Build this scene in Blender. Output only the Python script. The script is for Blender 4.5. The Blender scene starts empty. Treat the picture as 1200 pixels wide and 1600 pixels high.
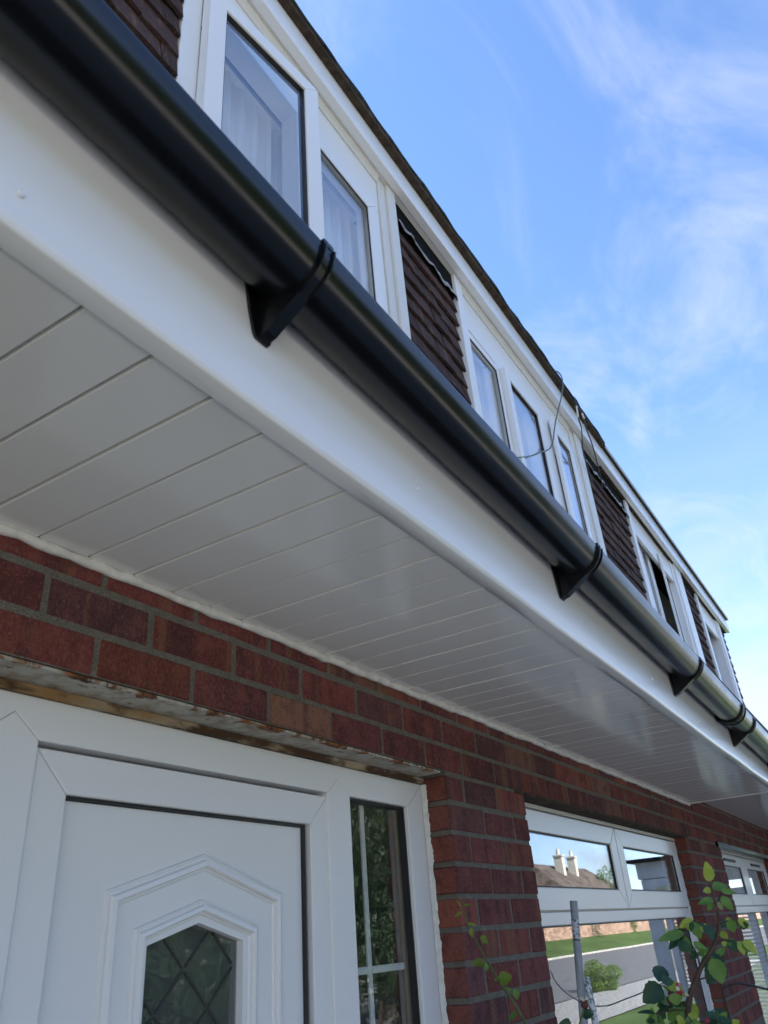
import bpy, bmesh, math, random
from mathutils import Vector, Matrix
random.seed(7)
R = math.radians
scene = bpy.context.scene
col = scene.collection

# ------------------------------------------------------------------ camera
cam_d = bpy.data.cameras.new('camera'); cam = bpy.data.objects.new('camera', cam_d); col.objects.link(cam)
right = Vector((0.5329, -0.8431, -0.0714)); down = Vector((0.3808, 0.3143, -0.8696)); fwd = Vector((0.7556, 0.4363, 0.4885))
fwd.normalize(); right = (right - fwd * right.dot(fwd)).normalized(); up = right.cross(fwd)
mw = Matrix.Identity(4)
for i in range(3):
    mw[i][0] = right[i]; mw[i][1] = up[i]; mw[i][2] = -fwd[i]
cam.matrix_world = mw
cam_d.sensor_fit = 'VERTICAL'; cam_d.sensor_height = 36.0; cam_d.lens = 1205.0 / 1600.0 * 36.0
cam_d.clip_start = 0.02; cam_d.clip_end = 2000
cam_d.dof.use_dof = True; cam_d.dof.focus_distance = 2.3; cam_d.dof.aperture_fstop = 8.5
scene.camera = cam

# ------------------------------------------------------------------ sky, sun, exposure
SUN_EL, SUN_AZ = R(38), R(-14)        # sun stands behind the house; azimuth measured from +Y towards +X
sun_dir = Vector((math.sin(SUN_AZ) * math.cos(SUN_EL), math.cos(SUN_AZ) * math.cos(SUN_EL), math.sin(SUN_EL)))
world = bpy.data.worlds.new('World'); scene.world = world; world.use_nodes = True
wt = world.node_tree; wt.nodes.clear()
def wn(t, **k):
    n = wt.nodes.new(t)
    for a, b in k.items(): setattr(n, a, b)
    return n
def wl(a, b): wt.links.new(a, b)
sky = wn('ShaderNodeTexSky', sky_type='NISHITA', sun_disc=False, sun_elevation=SUN_EL, sun_rotation=SUN_AZ,
         altitude=2200, air_density=1.0, dust_density=0.0, ozone_density=3.0)
bg = wn('ShaderNodeBackground'); bg.inputs['Strength'].default_value = 0.106
wo = wn('ShaderNodeOutputWorld'); wl(bg.outputs[0], wo.inputs[0])
tc = wn('ShaderNodeTexCoord'); sep = wn('ShaderNodeSeparateXYZ'); wl(tc.outputs['Generated'], sep.inputs[0])
def wm(op, a, b=None):
    n = wn('ShaderNodeMath', operation=op)
    for i, v in enumerate((a, b)):
        if v is None: continue
        if isinstance(v, (int, float)): n.inputs[i].default_value = v
        else: wl(v, n.inputs[i])
    return n.outputs[0]
zz = wm('ADD', wm('MAXIMUM', sep.outputs[2], 0.0), 0.16)
comb = wn('ShaderNodeCombineXYZ'); wl(wm('DIVIDE', sep.outputs[0], zz), comb.inputs[0]); wl(wm('DIVIDE', sep.outputs[1], zz), comb.inputs[1])
mapp = wn('ShaderNodeMapping'); mapp.inputs['Rotation'].default_value = (0, 0, R(35)); mapp.inputs['Scale'].default_value = (0.8, 1.35, 1); mapp.inputs['Location'].default_value = (0.35, 1.9, 0)
wl(comb.outputs[0], mapp.inputs[0])
n1 = wn('ShaderNodeTexNoise'); n1.inputs['Scale'].default_value = 2.6; n1.inputs['Detail'].default_value = 9; n1.inputs['Roughness'].default_value = 0.60; n1.inputs['Distortion'].default_value = 0.9
wl(mapp.outputs[0], n1.inputs['Vector'])
cr = wn('ShaderNodeMapRange', interpolation_type='SMOOTHSTEP'); cr.inputs[1].default_value = 0.40; cr.inputs[2].default_value = 0.76; cr.inputs[3].default_value = 0.0; cr.inputs[4].default_value = 0.52
wl(n1.outputs['Fac'], cr.inputs[0])
# low bands of cloud towards the horizon, all round
hz = wn('ShaderNodeMapRange', interpolation_type='SMOOTHSTEP'); hz.inputs[1].default_value = 0.60; hz.inputs[2].default_value = 0.10; hz.inputs[3].default_value = 0.0; hz.inputs[4].default_value = 0.95
wl(sep.outputs[2], hz.inputs[0])
n2 = wn('ShaderNodeTexNoise'); n2.inputs['Scale'].default_value = 4.2; n2.inputs['Detail'].default_value = 7; n2.inputs['Roughness'].default_value = 0.55
mp2 = wn('ShaderNodeMapping'); mp2.inputs['Scale'].default_value = (1, 1, 2.0); mp2.inputs['Location'].default_value = (3.1, 0.4, 0.2); wl(tc.outputs['Generated'], mp2.inputs[0]); wl(mp2.outputs[0], n2.inputs['Vector'])
c2 = wn('ShaderNodeMapRange', interpolation_type='SMOOTHSTEP'); c2.inputs[1].default_value = 0.40; c2.inputs[2].default_value = 0.62; c2.inputs[3].default_value = 0.0; c2.inputs[4].default_value = 1.0
wl(n2.outputs['Fac'], c2.inputs[0])
low = wm('MULTIPLY', wm('ADD', wm('MULTIPLY', c2.outputs[0], 0.62), 0.38), hz.outputs[0])
cf = wm('MAXIMUM', cr.outputs[0], low)
mixc = wn('ShaderNodeMix', data_type='RGBA'); wl(cf, mixc.inputs[0]); wl(sky.outputs[0], mixc.inputs[6]); mixc.inputs[7].default_value = (2.15, 2.2, 2.4, 1)
wl(mixc.outputs[2], bg.inputs[0])
sun_d = bpy.data.lights.new('sun', 'SUN'); sun = bpy.data.objects.new('sun', sun_d); col.objects.link(sun)
sun_d.energy = 5.0; sun_d.angle = R(0.5); sun_d.color = (1.0, 0.93, 0.83)
sun.rotation_euler = sun_dir.to_track_quat('Z', 'Y').to_euler(); sun.location = (0, 10, 30)
scene.view_settings.view_transform = 'Standard'; scene.view_settings.look = 'None'
scene.view_settings.exposure = 2.15; scene.view_settings.use_white_balance = True; scene.view_settings.white_balance_temperature = 6120; scene.view_settings.gamma = 1.0; scene.view_settings.use_curve_mapping = False

# ------------------------------------------------------------------ material helpers
class M:
    def __init__(s, name):
        s.m = bpy.data.materials.new(name); s.m.use_nodes = True; s.t = s.m.node_tree
        s.b = s.t.nodes['Principled BSDF']
    def n(s, t, **k):
        n = s.t.nodes.new(t)
        for a, b in k.items(): setattr(n, a, b)
        return n
    def l(s, a, b): s.t.links.new(a, b)
    def coords(s, scale=(1, 1, 1), kind='Object', rnd=False):
        tc = s.n('ShaderNodeTexCoord'); mp = s.n('ShaderNodeMapping'); mp.inputs['Scale'].default_value = scale
        s.l(tc.outputs[kind], mp.inputs['Vector'])
        if rnd:
            oi = s.n('ShaderNodeObjectInfo'); mu = s.n('ShaderNodeMath', operation='MULTIPLY'); mu.inputs[1].default_value = 57.0
            s.l(oi.outputs['Random'], mu.inputs[0]); s.l(mu.outputs[0], mp.inputs['Location'])
        return mp.outputs[0]
    def noise(s, vec, scale=1.0, detail=4, rough=0.55, dist=0):
        n = s.n('ShaderNodeTexNoise'); n.inputs['Scale'].default_value = scale; n.inputs['Detail'].default_value = detail
        n.inputs['Roughness'].default_value = rough; n.inputs['Distortion'].default_value = dist; s.l(vec, n.inputs['Vector']); return n.outputs['Fac']
    def ramp(s, fac, a, b, lo=0.0, hi=1.0):
        r = s.n('ShaderNodeMapRange', interpolation_type='SMOOTHSTEP'); s.l(fac, r.inputs[0])
        for i, v in enumerate((a, b, lo, hi)): r.inputs[i + 1].default_value = v
        return r.outputs[0]
    def mix(s, fac, a, b, mode='MIX'):
        m = s.n('ShaderNodeMix', data_type='RGBA', blend_type=mode)
        for i, v in ((0, fac), (6, a), (7, b)):
            if isinstance(v, (int, float)): m.inputs[i].default_value = v
            elif isinstance(v, tuple): m.inputs[i].default_value = v if len(v) == 4 else v + (1,)
            else: s.l(v, m.inputs[i])
        return m.outputs[2]
    def math(s, op, a, b=0.0):
        m = s.n('ShaderNodeMath', operation=op)
        for i, v in enumerate((a, b)):
            if isinstance(v, (int, float)): m.inputs[i].default_value = v
            else: s.l(v, m.inputs[i])
        return m.outputs[0]
    def bump(s, h, strength=0.3, dist=0.002):
        b = s.n('ShaderNodeBump'); b.inputs['Strength'].default_value = strength; b.inputs['Distance'].default_value = dist
        s.l(h, b.inputs['Height']); s.l(b.outputs[0], s.b.inputs['Normal'])
    def base(s, c):
        if isinstance(c, tuple): s.b.inputs['Base Color'].default_value = c if len(c) == 4 else c + (1,)
        else: s.l(c, s.b.inputs['Base Color'])
    def rough(s, r):
        if isinstance(r, (int, float)): s.b.inputs['Roughness'].default_value = r
        else: s.l(r, s.b.inputs['Roughness'])
    def spec(s, v): s.b.inputs['Specular IOR Level'].default_value = v
MAT = {}
def plain(name, c, r=0.5, spec=0.5, var=0.12, scale=6.0, bump=0.0):
    m = M(name); v = m.coords()
    f = m.noise(v, scale, 5)
    m.base(m.mix(m.ramp(f, 0.3, 0.7), tuple(x * (1 - var) for x in c), tuple(min(1, x * (1 + var)) for x in c)))
    m.rough(r); m.spec(spec)
    if bump: m.bump(m.noise(v, scale * 8, 4), bump)
    MAT[name] = m.m; return m
def make_brick(name, end=False):
    m = M(name); v = m.coords(rnd=True); vs = m.coords((1, 1, .55), rnd=True); vb = m.coords((1, .0, .03), rnd=True)
    oi = m.n('ShaderNodeObjectInfo'); c = oi.outputs['Color']
    if end: c = m.mix(0.5, c, (0.25, 0.078, 0.045))
    band = m.ramp(m.noise(vb, 26, 2, .4), .52, .66)
    band2 = m.ramp(m.noise(vb, 17, 2, .4), .60, .66)
    if not end:
        c = m.mix(m.math('MULTIPLY', band, .55), c, (0.058, 0.024, 0.028))
        c = m.mix(m.math('MULTIPLY', band2, .32), c, (0.24, 0.135, 0.062))
    st = m.noise(vs, 210, 4, .65); fine = m.noise(v, 320, 4, .65); big = m.noise(v, 22, 3)
    c = m.mix(m.ramp(st, .50, .72, 0, .42), c, (0.27, 0.155, 0.11))
    c = m.mix(m.ramp(st, .44, .30, 0, .6), c, (0.035, 0.016, 0.015))
    c = m.mix(m.ramp(fine, .58, .74, 0, .6), c, (0.33, 0.22, 0.16))
    c = m.mix(m.ramp(fine, .42, .32, 0, .7), c, (0.03, 0.012, 0.01))
    c = m.mix(m.ramp(big, .50, .72, 0, .5), c, (0.045, 0.02, 0.02)); c = m.mix(m.ramp(big, .46, .30, 0, .35), c, (0.24, 0.085, 0.06))
    m.base(c); m.rough(0.92); m.spec(0.25)
    h = m.math('ADD', m.math('MULTIPLY', st, 1.3), fine); m.bump(h, 0.85, 0.0022)
    MAT[name] = m.m
make_brick('brick_face'); make_brick('brick_end', True)
m = M('mortar'); v = m.coords(); f = m.noise(v, 30, 6, .6); g = m.noise(v, 400, 3)
m.base(m.mix(m.ramp(g, .35, .65), m.mix(m.ramp(f, .3, .7), (0.135, 0.125, 0.105), (0.215, 0.20, 0.17)), (0.10, 0.09, 0.075))); m.rough(.95); m.spec(.15)
m.bump(m.math('ADD', f, m.math('MULTIPLY', g, .5)), .6, .002); MAT['mortar'] = m.m
def upvc(name, c, r, wav=0.05, dirt=0.25):
    m = M(name); v = m.coords(); f = m.noise(v, 3, 3); d = m.noise(v, 40, 5, .6)
    cc = m.mix(m.ramp(f, .3, .7), tuple(x * .985 for x in c), c)
    m.base(m.mix(m.ramp(m.noise(v, 70, 2, .5), .77, .80, 0, dirt), cc, (0.12, 0.11, 0.10))); m.rough(r); m.spec(.5)
    m.bump(m.noise(v, 7, 2), wav, .01); MAT[name] = m.m
upvc('white_upvc', (0.76, 0.765, 0.765), .28)
upvc('aged_upvc', (0.66, 0.65, 0.61), .38, .05, .6)
upvc('soffit_upvc', (0.77, 0.76, 0.74), .13, .03, 0)
upvc('fascia_upvc', (0.77, 0.775, 0.775), .20, .05, .12)
m = M('black_upvc'); v = m.coords(); f = m.noise(v, 9, 4); d = m.noise(v, 260, 3)
m.base(m.mix(m.ramp(d, .62, .78, 0, .35), (0.005, 0.0055, 0.007), (0.016, 0.016, 0.017))); m.rough(m.ramp(f, .3, .7, .19, .25)); m.spec(.42); m.bump(m.noise(v, 5, 2), .03, .01); MAT['black_upvc'] = m.m
plain('gasket_rubber', (0.012, 0.012, 0.013), .5)
plain('lead_came', (0.02, 0.022, 0.02), .4, .5)
plain('spacer_bar', (0.22, 0.17, 0.10), .4)
m = M('painted_steel'); v = m.coords(); f = m.noise(v, 16, 7, .68, .6); tc_ = m.n('ShaderNodeTexCoord'); sp = m.n('ShaderNodeSeparateXYZ'); m.l(tc_.outputs['Object'], sp.inputs[0])
edge = m.ramp(sp.outputs[1], -.008, -.036, 0, .19)
rb = m.ramp(sp.outputs[1], .022, .04, 0, .05)
rf = m.ramp(m.math('ADD', m.math('ADD', f, edge), rb), .66, .74)
stn = m.ramp(m.noise(v, 22, 7, .65), .42, .62, 0, .8); dk = m.noise(v, 45, 6, .7)
cc = m.mix(stn, (0.43, 0.415, 0.36), (0.27, 0.22, 0.15)); cc = m.mix(m.ramp(dk, .58, .68, 0, .9), cc, (0.15, 0.085, 0.04))
cc = m.mix(rf, cc, m.mix(m.ramp(dk, .35, .65), (0.055, 0.02, 0.01), (0.27, 0.105, 0.03))); m.base(cc); m.rough(.75); m.spec(.3)
m.bump(m.math('ADD', f, m.math('MULTIPLY', dk, .7)), .8, .003); MAT['painted_steel'] = m.m
m = M('foam_strip'); v = m.coords((.35, 1, 1)); f = m.noise(v, 14, 6, .65)
m.base(m.mix(m.ramp(f, .43, .57), m.mix(m.ramp(m.noise(v, 6, 4), .40, .60), (0.27, 0.16, 0.06), (0.40, 0.36, 0.27)), (0.06, 0.03, 0.013))); m.rough(.9); m.bump(f, .6, .004); MAT['foam_strip'] = m.m
plain('sealant', (0.66, 0.65, 0.60), .55, .4, .12, 30, .3)
plain('roof_felt', (0.032, 0.036, 0.032), .95, .2, .5, 22, .8)
plain('timber_dark', (0.055, 0.04, 0.028), .9, .2, .4, 20, .5)
plain('lead_flashing', (0.30, 0.31, 0.33), .55, .4, .3, 14, .4)
plain('board_and_gap_shade', (0.006, 0.006, 0.006), .9, .1)  # near-black of the backing board, also the painted shade in the tile gap
plain('metal_trim', (0.35, 0.36, 0.36), .4)
m = M('clay_tile'); v = m.coords(rnd=True); vs = m.coords((1, .4, .22), rnd=True); oi = m.n('ShaderNodeObjectInfo')
f = m.noise(v, 55, 6, .65); s_ = m.noise(vs, 42, 5, .62); g = m.noise(v, 420, 3)
c = m.mix(m.ramp(f, .35, .7, 0, .5), oi.outputs['Color'], (0.022, 0.014, 0.013)); c = m.mix(m.ramp(s_, .54, .68, 0, .75), c, (0.17, 0.09, 0.06)); c = m.mix(m.ramp(g, .66, .76, 0, .45), c, (0.26, 0.19, 0.14))
m.base(c); m.rough(.9); m.spec(.25); m.bump(m.math('ADD', f, m.math('MULTIPLY', g, .5)), .8, .0035); MAT['clay_tile'] = m.m
def make_glass(name, tint, ior=1.55, rough=0.0, wav=0.0, scatter=0.0, wsc=2.2):
    m = M(name); t = m.t; t.nodes.remove(m.b)
    out = [n for n in t.nodes if n.type == 'OUTPUT_MATERIAL'][0]
    tr = m.n('ShaderNodeBsdfTransparent'); tr.inputs[0].default_value = tint + (1,)
    gl = m.n('ShaderNodeBsdfGlossy'); gl.inputs['Roughness'].default_value = rough; gl.inputs[0].default_value = (.95, .97, 1, 1)
    fr = m.n('ShaderNodeFresnel'); fr.inputs[0].default_value = ior; mx = m.n('ShaderNodeMixShader')
    ge = m.n('ShaderNodeNewGeometry'); m.l(m.math('ADD', m.math('MULTIPLY', ge.outputs['Backfacing'], 1 / ior - ior), ior), fr.inputs[0])
    fm = m.math('MINIMUM', m.math('MULTIPLY', fr.outputs[0], 1.45), 1.0)
    m.l(fm, mx.inputs[0]); body = tr.outputs[0]
    if scatter:
        df = m.n('ShaderNodeBsdfDiffuse'); df.inputs[0].default_value = (.32, .37, .36, 1); ms = m.n('ShaderNodeMixShader'); ms.inputs[0].default_value = scatter
        m.l(tr.outputs[0], ms.inputs[1]); m.l(df.outputs[0], ms.inputs[2]); body = ms.outputs[0]
    m.l(body, mx.inputs[1]); m.l(gl.outputs[0], mx.inputs[2]); m.l(mx.outputs[0], out.inputs[0])
    if wav:
        b = m.n('ShaderNodeBump'); b.inputs['Strength'].default_value = wav; b.inputs['Distance'].default_value = .004
        m.l(m.noise(m.coords(), wsc, 2), b.inputs['Height']); m.l(b.outputs[0], gl.inputs['Normal'])
    MAT[name] = m.m
make_glass('window_glass', (.98, .985, .98), wav=.04)
make_glass('door_glass', (.42, .47, .46), ior=1.7, rough=.03, wav=.5, scatter=.16, wsc=9)
make_glass('side_glass', (.95, .96, .95), ior=1.5, rough=.02, wav=.25, scatter=.02, wsc=14)
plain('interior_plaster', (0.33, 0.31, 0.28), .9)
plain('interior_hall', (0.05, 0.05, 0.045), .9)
def fabric(name, c, trans):
    m = M(name); v = m.coords((1, 1, .05)); m.base(m.mix(m.ramp(m.noise(v, 30, 3), .35, .65), tuple(x * .8 for x in c), c)); m.rough(.9); m.spec(.1)
    out = [n for n in m.t.nodes if n.type == 'OUTPUT_MATERIAL'][0]
    tl = m.n('ShaderNodeBsdfTranslucent'); tl.inputs[0].default_value = c + (1,); mx = m.n('ShaderNodeMixShader'); mx.inputs[0].default_value = trans
    m.l(m.b.outputs[0], mx.inputs[1]); m.l(tl.outputs[0], mx.inputs[2]); m.l(mx.outputs[0], out.inputs[0]); MAT[name] = m.m
fabric('blind_fabric', (0.88, 0.88, 0.86), .2); fabric('net_fabric', (0.88, 0.89, 0.89), .2); fabric('green_fabric', (0.28, 0.31, 0.26), .2)
plain('cable_black', (0.03, 0.035, 0.035), .5); plain('cable_grey', (0.10, 0.125, 0.12), .5)
plain('label_tape', (0.6, 0.58, 0.52), .5)
plain('black_wire', (0.01, 0.01, 0.01), .4)
m = M('grey_pole'); v = m.coords(); vs = m.coords((1, 1, .25)); f = m.noise(vs, 30, 6, .65)
c = m.mix(m.ramp(f, .45, .7, 0, .7), (0.22, 0.24, 0.26), (0.40, 0.42, 0.44)); c = m.mix(m.ramp(m.noise(vs, 9, 5, .6), .60, .70), c, (0.15, 0.075, 0.03)); m.base(c); m.rough(.6); m.bump(f, .4, .002); MAT['grey_pole'] = m.m
m = M('flaked_pole'); v = m.coords(); f = m.noise(v, 130, 4, .6)
m.base(m.mix(m.ramp(f, .46, .54), (0.13, 0.15, 0.17), (0.55, 0.57, 0.58))); m.rough(.6); m.bump(f, .4, .001); MAT['flaked_pole'] = m.m
m = M('pole_sticker'); v = m.coords(); f = m.noise(v, 150, 3)
m.base(m.mix(m.ramp(f, .5, .56), (0.45, 0.46, 0.48), (0.06, 0.06, 0.065))); m.rough(.6); MAT['pole_sticker'] = m.m
def leafmat(name, c, c2):
    m = M(name); v = m.coords(rnd=True); f = m.noise(v, 60, 4); oi = m.n('ShaderNodeObjectInfo')
    cc = m.mix(m.ramp(f, .3, .7), c, c2); cc = m.mix(m.math('MULTIPLY', oi.outputs['Random'], .35), cc, tuple(x * .6 for x in c)); m.base(cc); m.rough(.42); m.spec(.4)
    out = [n for n in m.t.nodes if n.type == 'OUTPUT_MATERIAL'][0]
    tl = m.n('ShaderNodeBsdfTranslucent'); m.l(cc, tl.inputs[0]); mx = m.n('ShaderNodeMixShader'); mx.inputs[0].default_value = .4
    m.l(m.b.outputs[0], mx.inputs[1]); m.l(tl.outputs[0], mx.inputs[2]); m.l(mx.outputs[0], out.inputs[0])
    m.bump(f, .3, .002); MAT[name] = m.m
leafmat('leaf_lime', (0.34, 0.44, 0.05), (0.46, 0.52, 0.08)); leafmat('leaf_green', (0.13, 0.26, 0.045), (0.20, 0.34, 0.07)); leafmat('leaf_dark', (0.032, 0.085, 0.045), (0.05, 0.12, 0.06))
leafmat('leaf_shoot', (0.15, 0.23, 0.03), (0.24, 0.27, 0.04)); leafmat('leaf_pale', (0.24, 0.32, 0.13), (0.3, 0.38, 0.16))
plain('rose_stem_bark', (0.06, 0.035, 0.022), .6, .4, .3, 60); plain('shoot_stem_bark', (0.075, 0.10, 0.025), .6, .4, .3, 60)
plain('petal_red', (0.38, 0.015, 0.05), .6); plain('petal_cream', (0.62, 0.55, 0.40), .7); plain('hip_brown', (0.09, 0.025, 0.015), .6); plain('bud_green', (0.25, 0.30, 0.06), .6)
plain('porch_white', (0.76, 0.765, 0.765), .35); plain('render_white', (0.50, 0.46, 0.38), .9); plain('slate_grey', (0.085, 0.066, 0.052), .85, .3, .5, 1.3)
plain('soil', (0.05, 0.036, 0.025), .95, .1, .4, 8, .8); plain('tarmac', (0.11, 0.11, 0.11), .9, .2, .2, 3, .5); plain('lawn', (0.052, 0.082, 0.024), .95, .1, .3, .5, .8)
plain('paving', (0.40, 0.375, 0.335), .9, .2, .2, 2, .5); plain('pale_gravel', (0.22, 0.22, 0.21), .9, .2, .8, 14, .8)
plain('bark', (0.045, 0.035, 0.026), .95, .1, .3, 12, .8)
m = M('stone_walling'); v = m.coords(); f = m.noise(m.coords((.7, .7, 2.2)), 2.2, 5, .7)
m.base(m.mix(m.ramp(f, .35, .65), (0.17, 0.095, 0.06), (0.40, 0.27, 0.19))); m.rough(.95); m.bump(f, .8, .05); MAT['stone_walling'] = m.m
for nm, c in (('foliage_dark', (0.032, 0.058, 0.018)), ('foliage_mid', (0.05, 0.095, 0.02)), ('foliage_light', (0.085, 0.135, 0.03))):
    leafmat(nm, c, tuple(x * 1.5 for x in c))

# ------------------------------------------------------------------ mesh helpers
WLOC = {}
class MB:
    def __init__(s): s.v = []; s.f = []; s.mi = []
    def add(s, vs, fs, mi=0):
        o = len(s.v); s.v += [tuple(p) for p in vs]; s.f += [tuple(i + o for i in f) for f in fs]; s.mi += [mi] * len(fs); return s
    def box(s, x0, x1, y0, y1, z0, z1, mi=0):
        return s.add([(x0, y0, z0), (x1, y0, z0), (x1, y1, z0), (x0, y1, z0), (x0, y0, z1), (x1, y0, z1), (x1, y1, z1), (x0, y1, z1)],
                     [(0, 3, 2, 1), (4, 5, 6, 7), (0, 1, 5, 4), (1, 2, 6, 5), (2, 3, 7, 6), (3, 0, 4, 7)], mi)
    def prism(s, poly, a0, a1, axis='y', mi=0):
        n = len(poly)
        if axis == 'y': P = [(p[0], a0, p[1]) for p in poly] + [(p[0], a1, p[1]) for p in poly]
        else: P = [(a0, p[0], p[1]) for p in poly] + [(a1, p[0], p[1]) for p in poly]
        fs = [tuple(range(n)), tuple(reversed(range(n, 2 * n)))] + [(i, i + n, (i + 1) % n + n, (i + 1) % n) for i in range(n)]
        return s.add(P, fs, mi)
    def mitred(s, x0, x1, z0, z1, w, y0, y1, g=0.0005, wx=None):
        u = wx or w
        s.prism([(x0 + g, z1), (x1 - g, z1), (x1 - u - g, z1 - w), (x0 + u + g, z1 - w)], y0, y1)
        s.prism([(x0 + g, z0), (x0 + u + g, z0 + w), (x1 - u - g, z0 + w), (x1 - g, z0)], y0, y1)
        s.prism([(x0, z0 + g), (x0, z1 - g), (x0 + u, z1 - w - g), (x0 + u, z0 + w + g)], y0, y1)
        s.prism([(x1, z0 + g), (x1 - u, z0 + w + g), (x1 - u, z1 - w - g), (x1, z1 - g)], y0, y1)
        return s
    def tube(s, pts, r, n=8, cap=True, mi=0):
        pts = [Vector(p) for p in pts]; rs = r if isinstance(r, (list, tuple)) else [r] * len(pts)
        ref = None; rings = []
        for i, p in enumerate(pts):
            d = (pts[min(i + 1, len(pts) - 1)] - pts[max(i - 1, 0)]).normalized()
            if ref is None: ref = d.orthogonal().normalized()
            ref = (ref - d * ref.dot(d)).normalized(); b = d.cross(ref)
            rings.append([p + (ref * math.cos(2 * math.pi * k / n) + b * math.sin(2 * math.pi * k / n)) * rs[i] for k in range(n)])
        vs = [q for rg in rings for q in rg]; fs = []
        for i in range(len(pts) - 1):
            for k in range(n): fs.append((i * n + k, i * n + (k + 1) % n, (i + 1) * n + (k + 1) % n, (i + 1) * n + k))
        if cap: fs += [tuple(reversed(range(n))), tuple(range((len(pts) - 1) * n, len(pts) * n))]
        return s.add(vs, fs, mi)
    def strip_sweep(s, sec, xs, closed=False):
        """sec(x) -> list of (y,z); swept along X"""
        rows = [[(x, y, z) for (y, z) in sec(x)] for x in xs]; n = len(rows[0]); fs = []
        for i in range(len(xs) - 1):
            for k in range(n if closed else n - 1):
                fs.append((i * n + k, i * n + (k + 1) % n, (i + 1) * n + (k + 1) % n, (i + 1) * n + k))
        if closed: fs += [tuple(range(n)), tuple(reversed(range((len(xs) - 1) * n, len(xs) * n)))]
        return s.add([p for r_ in rows for p in r_], fs)
    def rotz(s, cx, cy, a):
        c, sn = math.cos(a), math.sin(a)
        s.v = [(cx + (x - cx) * c - (y - cy) * sn, cy + (x - cx) * sn + (y - cy) * c, z) for x, y, z in s.v]; return s
    def mesh(s, name, mats, off=(0, 0, 0)):
        me = bpy.data.meshes.new(name); me.from_pydata([(x - off[0], y - off[1], z - off[2]) for x, y, z in s.v], [], s.f)
        for mm in (mats if isinstance(mats, list) else [mats]): me.materials.append(MAT[mm] if isinstance(mm, str) else mm)
        me.polygons.foreach_set('material_index', s.mi)
        b = bmesh.new(); b.from_mesh(me); bmesh.ops.recalc_face_normals(b, faces=b.faces); b.to_mesh(me); b.free()
        return me
    def build(s, name, mats, parent=None, bevel=0.0, smooth=False, kind=None, origin=None, segs=2, **props):
        if origin is None:
            lo = [min(p[i] for p in s.v) for i in range(3)]; hi = [max(p[i] for p in s.v) for i in range(3)]
            origin = tuple((a + b) / 2 for a, b in zip(lo, hi))
        me = s.mesh(name, mats, origin)
        if smooth: me.polygons.foreach_set('use_smooth', [True] * len(me.polygons))
        o = link(name, me, origin, parent)
        if bevel:
            bv = o.modifiers.new('bevel', 'BEVEL'); bv.width = bevel; bv.segments = segs; bv.limit_method = 'ANGLE'; bv.angle_limit = R(35)
        if kind: o['kind'] = kind
        for k, v_ in props.items(): o[k] = v_
        return o
def link(name, me, loc, parent=None):
    o = bpy.data.objects.new(name, me); col.objects.link(o); WLOC[o] = Vector(loc)
    if parent is not None: o.parent = parent; o.location = WLOC[o] - WLOC[parent]
    else: o.location = loc
    return o
def thing(name, label, cat, loc, group=None):
    o = link(name, None, loc); o['label'] = label; o['category'] = cat
    if group: o['group'] = group
    return o
def tag(o, label, cat, group=None):
    o['label'] = label; o['category'] = cat
    if group: o['group'] = group
    return o
def sweep(path, prof, y):
    """mitred moulding: path in (x,z), inward to the right-hand side; prof = [(inward, outward)]"""
    P = [Vector(p) for p in path]; rows = []
    for i, p in enumerate(P):
        ns = []
        for a, b in ((i - 1, i), (i, i + 1)):
            if 0 <= a and b < len(P):
                d = (P[b] - P[a]).normalized(); ns.append(Vector((d.y, -d.x)))
        nn = (ns[0] + ns[-1]).normalized(); nn = nn / max(.3, nn.dot(ns[0]))
        rows.append([(p.x + nn.x * u, y - h, p.y + nn.y * u) for u, h in prof])
    mb = MB(); n = len(prof); fs = []
    for i in range(len(P) - 1):
        for k in range(n - 1): fs.append((i * n + k, i * n + k + 1, (i + 1) * n + k + 1, (i + 1) * n + k))
    mb.add([q for r_ in rows for q in r_], fs); return mb

# ------------------------------------------------------------------ the two houses of the terrace
GZ = -1.75                                     # ground level; the lens is the origin
house = thing('terraced_house', 'near brick house with arched-panel white front door, black gutter and ridged white soffit', 'house', (1.2, 1.0, GZ))
house2 = thing('terraced_house', 'adjoining house beyond the rose, with plain soffit and far end of the dormer', 'house', (7.3, 1.0, GZ))
PARTY = 5.03
CH = 0.0755                                    # brick course
ZL = 0.398                                     # bed joint on top of the door lintel
# wall cores: the mortar that shows in the joints
def core(parent, name, boxes):
    mb = MB()
    for b in boxes: mb.box(*b)
    return mb.build(name, 'mortar', parent, origin=(boxes[0][0], 1.0, GZ))
YM, YB = 1.0030, 1.20
wall1 = core(house, 'front_wall', [(-1.5, PARTY, YM, YB, ZL + .004, .60), (-1.5, .300, YM, YB, GZ, ZL + .004), (1.9545, 2.4795, YM, YB, GZ, ZL + .004),
                                   (4.6955, PARTY, YM, YB, GZ, ZL + .004), (2.4795, 4.6955, YM, YB, GZ, -.76)])
wall2 = core(house2, 'front_wall', [(PARTY + .001, 9.6, YM, YB, ZL + .004, .66), (PARTY + .001, 5.6045, YM, YB, GZ, ZL + .004), (7.7055, 9.6, YM, YB, GZ, ZL + .004), (5.6045, 7.7055, YM, YB, GZ, -.76)])
BRICKS = {}
brng = random.Random(11)
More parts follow.
